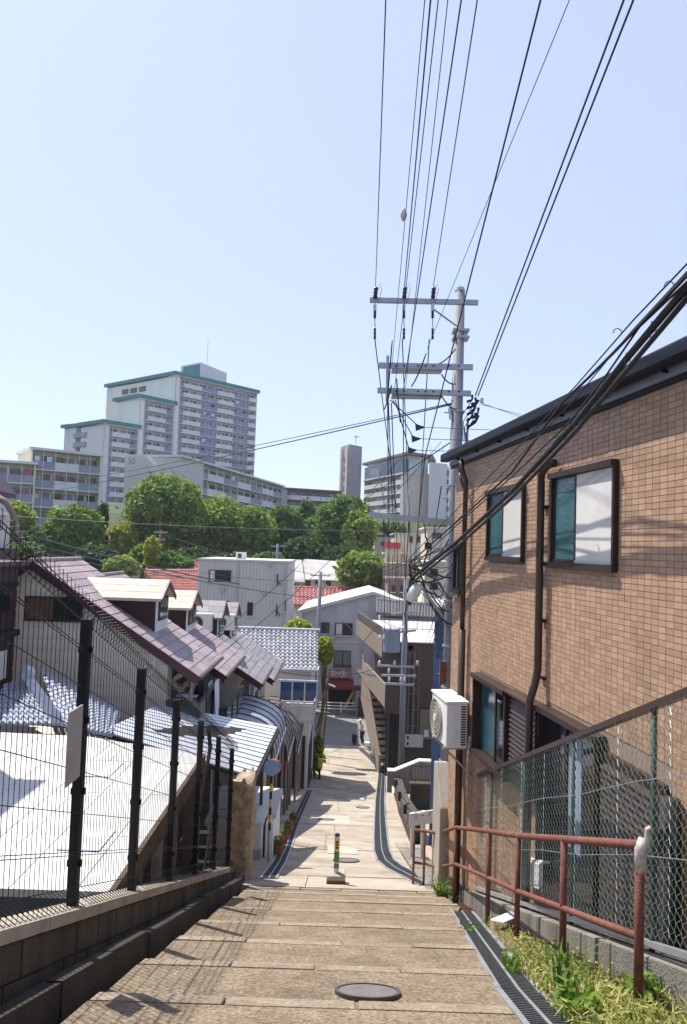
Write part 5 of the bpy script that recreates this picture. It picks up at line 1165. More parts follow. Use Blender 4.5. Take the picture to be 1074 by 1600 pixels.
# ---- white slab block
ms_ = thing('slab_apartments', (-25, 130, zg(-25, 130)), 'long white balcony apartment block receding below the tower', 'apartment block')
A, Bq = p2d(284, 720, 119), p2d(443, 762, 172); zt = P(284, 714, 119).z
apt(ms_, A, Bq, zt, 5, 2.75, 15, 9.5, 'PRRPPRRP', panelm='twrwhite', railm='railgrey')
e1 = p2d(196, 716, 121)
MB().prism([(A[0], A[1]), (e1[0], e1[1]), (e1[0]+2.2, e1[1]+9), (A[0]+2.1, A[1]+8.5)], zt-22, zt+.3).build('gable_wall', 'offwhite', ms_)
MB().slab([P(226, 712, 118.5), P(232, 712, 118.5), P(247, 728, 118.5), P(241, 728, 118.5)], (0, .3, 0)).build('roof_flashing', 'white', ms_)
try:
    tc = bpy.data.curves.new('lettering', 'FONT'); tc.body = '50'; tc.size = 1.5; tc.extrude = .02
    to = bpy.data.objects.new('lettering', tc); COL.objects.link(to); bpy.context.view_layer.update()
    me = bpy.data.meshes.new_from_object(to.evaluated_get(bpy.context.evaluated_depsgraph_get())); bpy.data.objects.remove(to)
    me.materials.clear(); me.materials.append(MT['railgrey']); v = P(199, 724, 120.6); ang = math.atan2(A[1]-e1[1], A[0]-e1[0])
    piece('lettering', me, ms_, V((v.x, e1[1]-.12, v.z)), (R(90), 0, ang))
except Exception as ex: print('text', ex)
# ---- cream block at left
cb = thing('cream_apartments', (-42, 108, zg(-42, 108)), 'cream apartment block with red doors and grey balcony rails on the left', 'apartment block')
apt(cb, p2d(50, 703, 102), p2d(159, 722, 108), P(50, 702, 102).z, 5, 2.75, 6, 9, 'RRPPRR', 'cream', 'twrwhite', 'railgrey', doors=((2, 'all'), (3, 1)))
apt(cb, p2d(-75, 716, 98), p2d(56, 728, 101.5), P(-10, 722, 100).z, 4, 2.75, 6, 9, 'RPRRRR', 'cream', 'twrwhite', 'railgrey', doors=((4, 'all'), (1, 1)))
# ---- right group
gt_ = thing('grey_tower', (4, 205, 25), 'slim grey stair tower block with a strip of small windows', 'apartment tower')
a, b_, c_ = p2d(533, 700, 206), p2d(546, 700, 200), p2d(566, 700, 204); zt = P(546, 694, 200).z
MB().prism([b_, c_, (c_[0]-2, c_[1]+9), (a[0], a[1])], 14, zt).build('wall', 'aptgrey', gt_)
d = V((b_[0]-a[0], b_[1]-a[1], 0)); nn = V((d.y, -d.x, 0)).normalized(); nn = nn if nn.y < 0 else -nn
for i in range(3):
    p0, p1 = V((*a, 0))+d*(i/3+.04), V((*a, 0))+d*((i+.7)/3)
    if i != 1: MB().prism([(p0.x, p0.y), (p1.x, p1.y), (p1.x+nn.x*.3, p1.y+nn.y*.3), (p0.x+nn.x*.3, p0.y+nn.y*.3)], 14, zt-.6).build('pilaster', 'aptbeige', gt_)
for f in range(7):
    p0, p1 = V((*a, 0))+d*.40, V((*a, 0))+d*.60; z = zt-3.4-f*2.7; MB().prism([(p0.x, p0.y), (p1.x, p1.y), (p1.x+nn.x*.12, p1.y+nn.y*.12), (p0.x+nn.x*.12, p0.y+nn.y*.12)], z-1.3, z).build('window', 'glassdark', gt_)
p = P(556, 694, 202); MB().tube([p, p+V((0, 0, 2.5))], .1, 5).build('antenna', 'steel', gt_); B(p.x-.5, p.x+.9, 202, 202.1, p.z+2, p.z+2.3).build('antenna_head', 'steel', gt_)
ra = thing('terraced_apartments', (15, 205, 22), 'beige apartment block with slanted brown roof and pale balconies', 'apartment block')
k0, k1, k2 = p2d(570, 735, 222), p2d(634, 725, 196), p2d(672, 725, 201); zt = P(634, 722, 196).z
apt(ra, k0, k1, zt-3.2, 7, 2.65, 5, 9, 'PPPRP', 'aptbeige', 'twrwhite', 'railgrey'); apt(ra, k1, k2, zt-3.2, 7, 2.65, 2, 2.0, 'PP', 'twrwhite', 'twrwhite', 'railgrey', pw_=.8)
zr2 = P(640, 706, 195).z
MB().prism([k0, k1, (k1[0]+4, k1[1]+5), (k0[0]+8, k0[1]+4)], zt-2.9, zr2-1.8).build('penthouse', 'penthouse', ra)
MB().prism([(k1[0]+.6, k1[1]+1), (k2[0]-.5, k2[1]+.2), (k2[0], k2[1]+9), (k0[0]+5, k0[1]+4), (k0[0]+.8, k0[1]-.5)], zt-3.0, zr2-.6).build('penthouse', 'twrwhite', ra)
ro = [V((P(566, 727, 224).x, 224, zr2)), V((P(638, 702, 194).x, 194, zr2)), V((P(677, 712, 200).x, 200, zr2)), V((k2[0]+3, k2[1]+10, zr2)), V((k0[0]+6, k0[1]+10, zr2))]
MB().ext(ro, (0, 0, -.7)).build('roof', 'aptbrown', ra)
for px in (585, 600, 615): p = P(px, 738, 212); MB().ob(p, (1.4, -.5, 0), (.05, .1, 0), (0, 0, 1.1)).build('penthouse_window', 'white', ra)
sl_ = thing('white_slab_tower', (24, 200, 22), 'plain white slab tower right of the slanted brown roof', 'apartment tower')
a, b_ = P(671, 722, 196), P(699, 724, 199); MB().prism([(a.x, a.y), (b_.x, b_.y), (b_.x+2, b_.y+9), (a.x+2, a.y+9)], 14, a.z).build('wall', 'twrwhite', sl_)
a, b_ = P(699, 730, 199.5), P(712, 731, 202); MB().prism([(a.x, a.y), (b_.x, b_.y), (b_.x+2, b_.y+9), (a.x+2, a.y+9)], 14, a.z).build('side_wing', 'twrwhite', sl_)
for f in range(6): p = P(703, 739+f*14, 199.6); B(p.x-.9, p.x+.9, p.y-.3, p.y+.3, p.z-.8, p.z+.7).build('window', 'glassdark', sl_)
for px in (673, 692): p = P(px, 722, 197); MB().tube([p, p+V((0, 0, 5))], .06, 5).build('antenna', 'steel', sl_)
nb_ = thing('brown_apartments', (-8, 195, 24), 'low brown apartment block behind the hillside trees', 'apartment block')
apt(nb_, p2d(437, 762, 188), p2d(533, 770, 194), P(437, 763, 188).z, 3, 2.8, 6, 9, 'RR', 'aptbrown', 'twrwhite', 'twrwhite', 'aptbrown')
B(P(438, 760, 186).x, P(449, 760, 186).x, 186, 188, 20, P(440, 765, 186).z).build('stair_block', 'aptgrey', nb_)
gh = thing('greenhouse_roof', (14, 180, 22), 'low white wall with hedge before the terraced apartments', 'wall')
a, b_ = P(585, 806, 172), P(700, 812, 172); B(a.x, b_.x, 172, 173, zg(14, 172)-3, a.z).build('wall', 'aptbeige', gh)
# ================================================================ trees and plants
def leaf_cloud(q, c, r, n, size, squash=1.0, rng=random):
    for _ in range(n):
        while True:
            v = V((rng.uniform(-1, 1), rng.uniform(-1, 1), rng.uniform(-1, 1)))
            if .2 < v.length < 1: break
        v.normalize(); rad = r*(1-.45*rng.random()**2)
        p = c+V((v.x*rad, v.y*rad, v.z*rad*squash))
        nn = (v+V((rng.uniform(-1, 1), rng.uniform(-1, 1), rng.uniform(-.6, 1)))*.75).normalized()
        a = nn.orthogonal().normalized(); b = nn.cross(a); t = rng.random()*6.28; s = size*rng.uniform(.6, 1.35)
        a, b = (a*math.cos(t)+b*math.sin(t)), (b*math.cos(t)-a*math.sin(t))
        k = len(q.v); q.v += [(p-a*s)[:], (p+b*s*.52+nn*s*.12)[:], (p+a*s)[:], (p-b*s*.52+nn*s*.12)[:]]; q.f.append((k, k+1, k+2, k+3))
def fast_build(q, name, m, parent, kind=None):
    off = WL[parent.name]; q.v = [(x-off.x, y-off.y, z-off.z) for x, y, z in q.v]
    me = bpy.data.meshes.new(name); me.from_pydata(q.v, [], q.f); me.materials.append(MT[m])
    o = bpy.data.objects.new(name, me); COL.objects.link(o); o.parent = parent
    if kind: o['kind'] = kind
    return o
def tree(name, px, pt, pb, hw, y, label, m, n=5000, clumps=34, size=.34, group='trees on the hillside', cat='tree', shape='round', m2=None, dep=None):
    top, bot = P(px, pt, y), P(px, pb, y); rx = hw/FPX*y; cz = (top.z+bot.z)/2; rz = (top.z-bot.z)/2
    gz_ = min(zg(top.x, y), bot.z); c = V((top.x, y, cz)); ry = dep or rx*.9
    t = thing(name, (top.x, y, gz_), label, cat, group); rng = random.Random(hash((px, pt)) & 0xffff)
    tk = MB(); h0 = c+V((0, 0, rz*.1)); base = V((top.x, y, gz_-.3)); tr_ = max(.05, rx*.05)
    tk.tube([base, base.lerp(h0, .5)+V((rng.uniform(-.3, .3), 0, 0)), h0], [tr_*1.5, tr_, tr_*.6], 8)
    q, q2 = MB(), MB(); clumps = int(clumps*2.2); per = int(n*.8)//clumps
    for k in range(int(n*.25)):
        v = V((rng.gauss(0, 1), rng.gauss(0, 1), rng.gauss(0, 1))).normalized()*rng.uniform(.55, 1.1)*(.86+.14*math.sin(3*rng.random()*6))
        if shape == 'column': v.x *= .75
        leaf_cloud(q if rng.random() < .6 or m2 is None else q2, c+V((v.x*rx*.95, v.y*ry*.95, v.z*rz*.93)), size*.6, 1, size, 1, rng)
    for i in range(clumps):
        while True:
            v = V((rng.uniform(-1, 1), rng.uniform(-1, 1), rng.uniform(-1, 1)))
            if v.length < 1: break
        v = v.normalized()*(v.length**.45)
        if shape == 'cone': v.x *= max(.15, .55-.5*v.z); v.y *= max(.15, .55-.5*v.z)
        if shape == 'column': v.x *= .75; v.y *= .75
        cc = c+V((v.x*rx*.76, v.y*ry*.76, v.z*rz*.80)); rr = min(rx, rz)*rng.uniform(.15, .32)
        leaf_cloud(q if (m2 is None or rng.random() < .7) else q2, cc, rr, per, size, .8, rng)
        if i % 3 == 0: tk.tube([base.lerp(h0, rng.uniform(.35, .9)), cc.lerp(h0, .3)-V((0, 0, rr*.3)), cc], [tr_*.5, tr_*.3, tr_*.12], 5)
    tk.build('trunk', 'bark', t, smooth=True); fast_build(q, 'crown', m, t)
    if q2.v: fast_build(q2, 'mixed_foliage', m2, t)  # clumps picked at random in a second leaf colour
    return t
TR = [('broadleaf_tree', 262, 735, 872, 62, 94, 'big round camphor tree with dense yellow green crown before the white slab block', 'leafA', 15000, 70, 'leafC'),
      ('broadleaf_tree', 118, 786, 872, 46, 88, 'wide dark green tree under the cream apartments', 'leafA', 8000, 44, 'leafC'),
      ('broadleaf_tree', 28, 782, 836, 26, 82, 'light green tree between the purple eave and the cream apartments', 'leafC', 3500, 24, None),
      ('cypress_tree', 162, 783, 832, 9, 92, 'narrow dark column of clipped foliage beside the wide tree', 'leafD', 2200, 16, None),
      ('broadleaf_tree', 347, 772, 880, 46, 100, 'bright green tree right of the big camphor tree', 'leafC', 8500, 44, 'leafA'),
      ('broadleaf_tree', 398, 785, 885, 36, 98, 'mid green tree under the receding balconies', 'leafA', 6500, 36, 'leafC'),
      ('broadleaf_tree', 446, 784, 880, 34, 104, 'deep green tree before the low brown apartments', 'leafB', 6000, 34, 'leafA'),
      ('broadleaf_tree', 482, 778, 840, 18, 112, 'small green tree top before the brown apartments', 'leafB', 2500, 18, None),
      ('broadleaf_tree', 540, 770, 880, 46, 100, 'tall spreading dark green tree below the grey stair tower', 'leafB', 10000, 56, 'leafA'),
      ('broadleaf_tree', 562, 793, 876, 26, 96, 'yellow green tree edge beside the tall spreading tree', 'leafC', 4000, 26, None),
      ('broadleaf_tree', 566, 860, 922, 38, 78, 'bright feathery tree beside the hipped roof', 'leafC', 6500, 38, 'leafA'),
      ('broadleaf_tree', 196, 812, 872, 22, 90, 'yellow green bushy tree between two larger crowns', 'leafE', 3500, 24, None),
      ('ivy_tree', 240, 835, 892, 12, 77, 'ivy covered young tree climbing the wooden pole', 'leafE', 1800, 16, None),
      ('broadleaf_tree', 318, 800, 885, 30, 103, 'dark tree in the gap behind the camphor tree', 'leafD', 4500, 28, None),
      ('broadleaf_tree', 505, 795, 885, 28, 106, 'green tree between the spreading tree and its neighbour', 'leafB', 4000, 26, None),
      ('bush', 190, 868, 902, 30, 75, 'light green bush above the brown slate ridge', 'leafC', 3200, 24, None),
      ('bush', 95, 872, 895, 30, 80, 'dark bush behind the slate ridge', 'leafD', 2500, 20, None),
      ('bush', 150, 850, 890, 34, 84, 'dark bush under the wide dark tree', 'leafD', 3500, 22, None),
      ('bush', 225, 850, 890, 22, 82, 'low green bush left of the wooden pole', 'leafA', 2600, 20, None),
      ('bush', 300, 855, 895, 34, 84, 'dark bush right of the wooden pole', 'leafD', 3600, 24, None),
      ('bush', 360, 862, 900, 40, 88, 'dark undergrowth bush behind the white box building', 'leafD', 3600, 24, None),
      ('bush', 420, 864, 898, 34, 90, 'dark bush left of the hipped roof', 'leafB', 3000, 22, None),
      ('bush', 40, 845, 905, 34, 70, 'green bush behind the curved downpipe', 'leafB', 3200, 24, None),
      ('bush', 655, 812, 832, 26, 165, 'green hedge bush before the terraced apartments', 'leafB', 2200, 16, None),
      ('bush', 270, 862, 905, 40, 79, 'broad green bush behind the dull red roof', 'leafB', 4500, 26, None),
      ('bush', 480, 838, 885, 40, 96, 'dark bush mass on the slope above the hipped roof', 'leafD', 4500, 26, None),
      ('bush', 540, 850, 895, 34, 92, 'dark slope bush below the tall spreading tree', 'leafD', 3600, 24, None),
      ('bush', 60, 820, 880, 40, 86, 'dark green bush below the cream apartments at the slope foot', 'leafB', 4500, 26, None),
      ('bush', 610, 815, 838, 30, 130, 'green bush on the slope behind the red awning', 'leafB', 3000, 20, None),
      ('bush', 690, 815, 838, 30, 120, 'green bush on the slope behind the beige house', 'leafB', 3000, 20, None),
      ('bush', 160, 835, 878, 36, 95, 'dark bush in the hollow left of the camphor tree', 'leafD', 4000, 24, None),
      ('broadleaf_tree', 592, 880, 915, 18, 82, 'small green tree right of the feathery tree', 'leafA', 2600, 20, None),
      ('broadleaf_tree', 468, 965, 1010, 23, 40.5, 'yellow green tree behind the wavy tile roof', 'leafE', 3600, 26, 'leafC'),
      ('broadleaf_tree', 508, 992, 1042, 15, 42, 'yellow green tree beside the pale slim pole', 'leafE', 2400, 18, 'leafC'),
      ('shrub', 497, 1142, 1212, 12, 35.5, 'bright green shrub at the end of the canopies', 'leafC', 1600, 14, None)]
for nm, px, pt, pb, hw, y, lab, m, n, cl, m2 in TR:
    sz = .34 if y > 60 else .16 if y > 37 else .12
    if y > 75: hw *= 1.12; n = int(n*1.2)
    tree(nm, px, pt, pb, hw, y, lab, m, n, cl, sz, m2=m2, cat='bush' if nm in ('bush', 'shrub') else 'tree', group='trees and bushes', shape={'cypress_tree': 'column'}.get(nm, 'round'))
# weeds along the drain
def blade(q, p, h, w, lean, bend):
    s = V((-lean.y, lean.x, 0)).normalized()*w; m_ = p+V((0, 0, h*.6))+lean*h*.35; tp = p+V((0, 0, h*(1-bend)))+lean*h*.9
    k = len(q.v); q.v += [(p-s)[:], (p+s)[:], (m_+s*.8)[:], (m_-s*.8)[:], tp[:]]; q.f += [(k, k+1, k+2, k+3), (k+3, k+2, k+4)]
wd_ = MB(); dr_ = MB()
for i in range(6500):
    y = 2.6+5.4*random.random()**1.35; dens = 1 if y < 5.6 else .35
    if random.random() > dens: continue
    x0, x1 = xdl(y)+.25, 1.95; u = random.random(); x = x0+(x1-x0)*u
    if y > 5.2 and u < .35 and random.random() < .6: continue
    a = random.random()*6.28; L = V((math.cos(a), math.sin(a), 0))*random.uniform(.2, 1.1)
    blade(dr_ if random.random() < .3 else wd_, V((x, y, zl(y)-.03)), random.uniform(.04, .15)*(1.3 if y < 4.2 else .8), random.uniform(.003, .008), L, random.uniform(.1, .7))
for i in range(2600):           # broad leaves of low weeds
    y = 2.7+3.4*random.random()**1.3; x = xdl(y)+.27+random.random()*(1.68-xdl(y)); p = V((x, y, zl(y)+random.uniform(0, .09)))
    leaf_cloud(wd_, p, .03, 1, .016)
def stuff(q, name, m, label):
    me = bpy.data.meshes.new(name); me.from_pydata(q.v, [], q.f); me.materials.append(MT[m]); o = bpy.data.objects.new(name, me); COL.objects.link(o)
    o['kind'] = 'stuff'; o['label'] = label; o['category'] = 'weeds'; return o
stuff(wd_, 'weeds', 'grassleaf', 'yellow green weeds growing along the drain'); stuff(dr_, 'dry_grass', 'drygrass', 'dry straw grass among the weeds by the drain')
def weed(px, py, label, n=26, h=.2, w=.012, m='leafC', leaves=60, at=None):
    p = V(at) if at else G(px, py); t = thing('weed_plant', p, label, 'weed', 'single weeds'); q = MB()
    for i in range(n):
        a = random.random()*6.28; blade(q, p+V((random.uniform(-.04, .04), random.uniform(-.04, .04), -.02)), h*random.uniform(.5, 1.2), w, V((math.cos(a), math.sin(a), 0))*random.uniform(.2, .8), random.uniform(.1, .5))
    for i in range(leaves): leaf_cloud(q, p+V((random.uniform(-.1, .1), random.uniform(-.1, .1), random.uniform(.02, h*.6))), .03, 1, .03)
    fast_build(q, 'leaves', m, t)
weed(802, 1510, 'small leafy weed sprouting over the drain edge', 10, .08, .01, 'leafA', 40)
weed(690, 1392, 'tall grass tuft at the foot of the concrete pillar', 60, .40, .009, 'leafA', 70, at=(1.60, 10.55, zl(10.55)-.05))
weed(715, 1395, 'leafy weeds beside the rusty cover plate', 34, .22, .012, 'leafA', 110, at=(1.80, 10.35, zl(10.35)-.03))
weed(733, 1450, 'tiny weed in the drain frame', 8, .06, .008, 'leafA', 14)
weed(880, 1560, 'dark tall grass tuft by the last handrail post', 22, .42, .008, 'leafB', 30)
weed(905, 1590, 'broad leaved plant at the lower right corner', 14, .25, .02, 'leafA', 90)
weed(1010, 1570, 'leafy plant under the chain-link fence end', 14, .22, .02, 'leafA', 120)
weed(940, 1500, 'climbing green leaves at the kerb wall', 6, .2, .015, 'leafB', 60)
# flowerpots beside the shed
for i, (px, py) in enumerate(((458, 1336), (456, 1318), (454, 1304), (452, 1290))):
    p = G(px, py); p.x = -1.14; t = thing('flowerpot', p, ('large terracotta trough nearest the steps', 'terracotta pot with red flowers', 'terracotta pot with yellow flowers', 'terracotta pot with dark leaves')[i]+' beside the shed', 'flowerpot', 'flowerpots')
    MB().tube([p, p+V((0, 0, .2)), p+V((0, 0, .22))], [.08, .12, .125], 12).build('pot', 'terracotta', t); q = MB(); leaf_cloud(q, p+V((0, 0, .27)), .11, 160, .03); fast_build(q, 'leaves', 'leafB' if i % 2 else 'leafA', t)
    q = MB(); leaf_cloud(q, p+V((0, 0, .30)), .11, 20, .022); fast_build(q, 'flowers', ('red', 'red', 'yellow', 'orange')[i], t, 'stuff')
# ================================================================ bollard, figure, bits
b0 = G(525, 1381); bo = thing('bollard', b0, 'short bollard with yellow and green bands on a white block', 'bollard')
c = b0+V((0, .12, 0))
B(c.x-.15, c.x+.15, c.y-.15, c.y+.15, c.z-.12, c.z+.13).build('base_block', 'paleconcrete', bo, bevel=.015)
B(c.x-.152, c.x+.152, c.y-.156, c.y-.149, c.z-.1, c.z+.06).build('base_face', 'rust', bo)
MB().cyl(c+V((0, 0, .13)), .042, .58, 14).build('post', 'alu', bo, smooth=False)
for z0, z1, m in ((.50, .64, 'yellow'), (.30, .47, 'green'), (.2, .28, 'mortar')): MB().cyl(c+V((0, 0, z0)), .0435, z1-z0, 14).build('band', m, bo)
for k in range(3): MB().ob(c+V((0, -.044, .53+k*.045)), (.02, 0, 0), (0, .002, 0), (0, 0, .012)).build('marking', 'dark', bo)
MB().tube([c+V((0, 0, .71)), c+V((0, 0, .74))], [.044, .03], 14).build('cap', 'dark', bo)
# person walking a cart
pp = G(565, 1163); pe = thing('person', pp, 'person in white cap and pale shirt bending over a wheeled cart', 'person')
def skin_body(name, verts, edges, radii, m, par):
    me = bpy.data.meshes.new(name); me.from_pydata([tuple(V(v)+pp-WL[par.name]) for v in verts], edges, []); me.materials.append(MT[m]); o = bpy.data.objects.new(name, me); COL.objects.link(o); o.parent = par
    s = o.modifiers.new('skin', 'SKIN'); me.skin_vertices[0].data[0].use_root = True
    for i, r in enumerate(radii): me.skin_vertices[0].data[i].radius = (r, r*.85)
    sd = o.modifiers.new('sub', 'SUBSURF'); sd.levels = 1; sd.render_levels = 2; return o
bd_ = [(0, 0, .86), (-.02, 0, 1.08), (-.06, 0, 1.33), (-.10, 0, 1.45), (-.12, 0, 1.56), (-.125, 0, 1.66),
       (.0, .17, 1.36), (-.1, .22, 1.08), (-.28, .18, .95), (-.36, .17, .93), (.0, -.17, 1.36), (-.1, -.22, 1.08), (-.28, -.18, .95), (-.36, -.17, .93),
       (.02, .10, .82), (-.04, .10, .45), (.06, .10, .08), (-.08, .10, .04), (.02, -.10, .82), (.06, -.10, .45), (.16, -.10, .08), (.02, -.10, .04)]
ed_ = [(0, 1), (1, 2), (2, 3), (3, 4), (4, 5), (2, 6), (6, 7), (7, 8), (8, 9), (2, 10), (10, 11), (11, 12), (12, 13), (0, 14), (14, 15), (15, 16), (16, 17), (0, 18), (18, 19), (19, 20), (20, 21)]
skin_body('body', bd_, ed_, [.14, .13, .15, .06, .085, .09, .07, .05, .038, .04, .07, .05, .038, .04, .1, .07, .05, .045, .1, .07, .05, .045], 'skin', pe)
skin_body('shirt', bd_[:3]+[bd_[3], bd_[6], bd_[7], bd_[10], bd_[11]], [(0, 1), (1, 2), (2, 3), (2, 4), (4, 5), (2, 6), (6, 7)], [.17, .165, .18, .09, .09, .07, .09, .07], 'shirt', pe)
skin_body('trousers', [bd_[0], bd_[14], bd_[15], bd_[16], bd_[18], bd_[19], bd_[20]], [(0, 1), (1, 2), (2, 3), (0, 4), (4, 5), (5, 6)], [.165, .12, .09, .075, .12, .09, .075], 'trousers', pe)
MB().tube([pp+V((-.125, 0, 1.64)), pp+V((-.125, 0, 1.72)), pp+V((-.12, 0, 1.79))], [.115, .115, .05], 12).build('cap', 'white', pe, smooth=True); MB().ob(pp+V((-.24, 0, 1.66)), (.09, 0, -.01), (0, .07, 0), (0, 0, .01)).build('cap_brim', 'white', pe)
cp = pp+V((-.5, -.1, 0)); ct = thing('shopping_cart', cp, 'small dark wheeled bag cart in front of the person', 'cart')
B(cp.x-.18, cp.x+.16, cp.y-.17, cp.y+.17, cp.z+.16, cp.z+.72).build('bag', 'clothdark', ct, bevel=.04); MB().tube([cp+V((.1, 0, .6)), cp+V((.24, 0, .95))], .015, 6).build('handle', 'steel', ct)
for y in (-.2, .2): MB().tube([cp+V((0, y-.02, .11)), cp+V((0, y+.02, .11))], .11, 12).build('wheel', 'dark', ct)
MB().tube([cp+V((0, -.2, .11)), cp+V((0, .2, .11))], .015, 5).build('axle', 'steel', ct)
for i, (px, py, m, lab) in enumerate(((574, 1168, 'white', 'white tub on the kerb by the gallery stair'), (580, 1174, 'mirrorblue', 'blue tub between the white tub and the stair'), (585, 1172, 'white', 'pale tub against the stair parapet'), (583, 1184, 'paleconcrete', 'stone coloured tub at the stair foot'))):
    p = G(px, py); t = thing('tub', p, lab, 'tub', 'tubs by the gallery stair'); MB().tube([p, p+V((0, 0, .34))], [.16, .22], 12).build('tub_body', m, t); MB().cyl(p+V((0, 0, .32)), .23, .04, 12).build('tub_rim', m, t)
yb = thing('yellow_box', G(501, 1205), 'yellow post box at the end of the canopies', 'box'); p = P(500, 1192, 34.6)
B(p.x-.1, p.x+.14, 34.5, 34.8, p.z-.25, p.z+.2).build('box', 'yellow', yb, bevel=.05); MB().cyl((p.x, 34.7, zs(34.7)), .05, p.z-.3-zs(34.7), 8).build('stand', 'dark', yb)
for i, (px, py, wx, wy, lab, m) in enumerate(((795, 1432, .28, .12, 'white plastic scrap lying on the soil by the handrail', 'white'), (833, 1363, .3, .2, 'white carton leaning behind the chain-link fence', 'white'))):
    p = PX_ = None; r_ = ray(px, py); k = (1.80 if i == 0 else 2.08)/r_.x; p = V((r_.x*k, r_.y*k, EZ+r_.z*k))
    t = thing('scrap', p, lab, 'scrap')
    if i == 0: MB().ob(p, (wx*.5, .1, 0), (-.04, wy, -.05), (0, 0, .006)).build('sheet', m, t); MB().ob(p+V((.1, 0, .02)), (.03, .02, .01), (-.04, wy, -.05), (0, 0, .006)).build('fold', 'mirrorblue', t)
    else: MB().ob(p, (.02, 0, .02), (0, .28, -.1), (0, 0, .12)).build('side', m, t); MB().ob(p+V((.05, .05, .1)), (.06, 0, .0), (0, .28, -.1), (0, 0, .01)).build('top', m, t)
q = MB(); p = PXp = None; r_ = ray(1040, 1520); k = 1.93/r_.x; p = V((r_.x*k, r_.y*k, EZ+r_.z*k)); pts = []
for i in range(26): pts.append(p+V((random.uniform(-.06, .06), -.15+i*.014, -.02+random.uniform(-.04, .05)-.003*i)))
tag(q.tube(pts, .004, 5).build('net_scrap', 'glassteal'), 'frayed turquoise netting tangled at the fence end', 'netting')

# ================================================================ wires
def wire(pts, r, m='blackcable', name='power_line', lab='black overhead power line running up over the stair', cat='wire', grp='overhead power lines', sag=0.0, n=18):
    pts = [V(p) for p in pts]; out = []
    for a, b in zip(pts, pts[1:]):
        for i in range(n): 
            t = i/n; out.append(a.lerp(b, t)-V((0, 0, sag*4*t*(1-t))))
    out.append(pts[-1]); return tag(MB().tube(out, r, 5).build(name, m, smooth=True), lab, cat, grp)
def over(px_top, px, py, r, lab, yp=12.75, dt=6.2, m='blackcable'):
    a, b = P(px, py, yp), P(px_top, 0, dt); d = (b-a); e = a+d*3.2; return wire([a, b, e+V((0, 0, -1.0))], r, m, lab=lab)
for a in ((603, 587, 449, .007, 'power line ending at the insulator on the free end of the top crossarm'), (664, 613, 568, .005, 'thin power line carrying the white ball fitting'), (673, 632, 450, .009, 'power line ending at the middle insulator of the top crossarm'), (685, 617, 606, .006, 'power line passing over to the free end of the third crossarm'),
          (700, 634, 606, .005, 'thinnest grey power line landing mid third crossarm'), (721, 630, 612, .008, 'darker power line landing mid third crossarm'), (746, 677, 450, .007, 'power line ending at the insulator beside the diagonal brace'), (845, 664, 715, .0105, 'thick power line crossing in front of the pole shaft'), (890, 668, 545, .005, 'hair thin power line crossing the thick one above the pole')): over(*a)
for a in ((975, 743, 618, .0115), (990, 747, 619, .0115)): over(*a, 'one of two paired black cables landing at the clustered terminations', 12.9)
# knob on one line
kp = P(631, 336, 12.75-(12.75-6.2)*.41); t = thing('line_marker', kp, 'small white ball fitting on one overhead line', 'fitting')
MB().tube([kp+V((0, .05, -.07)), kp+V((0, .02, -.04)), kp, kp+V((0, -.02, .05)), kp+V((0, -.05, .09))], [.01, .04, .055, .035, .008], 10).build('ball', 'insulwhite', t, smooth=True)
# thick telephone bundle to the right
LB = 'thick black telephone cable bundle slanting past the tiled house'; 
def bundle(pts, r, m='blackcable', lab=LB): return wire(pts, r, m, 'telephone_cable', lab, 'cable', 'telephone cables', 0, 8)
_bl = iter(('thickest black telephone cable slanting past the tiled house', 'second thick telephone cable just under the thickest one', 'drooping medium telephone cable above the thick pair', 'straight thin messenger wire topping the telephone cables', 'thin telephone cable between the drooping one and the thick pair', 'finest telephone wire close under the messenger wire'))
def B2(px0, py0, d0, px1, py1, d1, r, mids=()):
    a, b = P(px0, py0, d0), P(px1, py1, d1); ms_ = [P(*m) for m in mids]; e = b+(b-(ms_[-1] if ms_ else a)).normalized()*3.5; bundle([a]+ms_+[b, e], r, lab=next(_bl))
B2(642, 905, 12.3, 1074, 448, 4.0, .026, [(716, 845, 9.9), (800, 768, 7.6), (900, 660, 5.9), (980, 560, 4.9)])
B2(642, 912, 12.3, 1074, 466, 4.05, .019, [(716, 853, 9.9), (800, 778, 7.6), (900, 674, 5.9), (980, 578, 4.9)])
B2(640, 880, 12.3, 1074, 430, 3.9, .012, [(720, 810, 9.8), (800, 738, 7.7), (880, 628, 6.2), (920, 590, 5.6), (960, 550, 5.0)])
B2(640, 872, 12.3, 1074, 412, 3.9, .006, [(720, 790, 9.8), (820, 688, 7.2), (900, 603, 5.8), (990, 500, 4.7)])
B2(640, 890, 12.3, 1074, 440, 3.9, .008, [(720, 815, 9.8), (800, 745, 7.7), (890, 660, 5.9), (945, 590, 5.2), (1000, 510, 4.6)])
B2(655, 868, 12.3, 1074, 424, 3.9, .005, [(705, 823, 10.2), (810, 715, 7.4), (900, 622, 5.8), (985, 520, 4.8)])
for i, (px, py, d) in enumerate(((717, 847, 9.9), (760, 810, 8.7), (800, 770, 7.6), (850, 717, 6.7), (900, 663, 5.9), (940, 612, 5.4), (980, 563, 4.9), (1020, 515, 4.5))):
    c = P(px, py+3, d); bdn = thing('cable_spiral', c, 'wire hanger ring clasping the telephone cables', 'cable ring', 'cable rings')
    n = 10; MB().tube([c+V((0, .02*math.sin(k), 0))+V((math.cos(2*math.pi*k/n)*.02, 0, math.sin(2*math.pi*k/n)*.055+.015)) for k in range(n+1)], .0035, 4).build('ring', 'greycable', bdn)
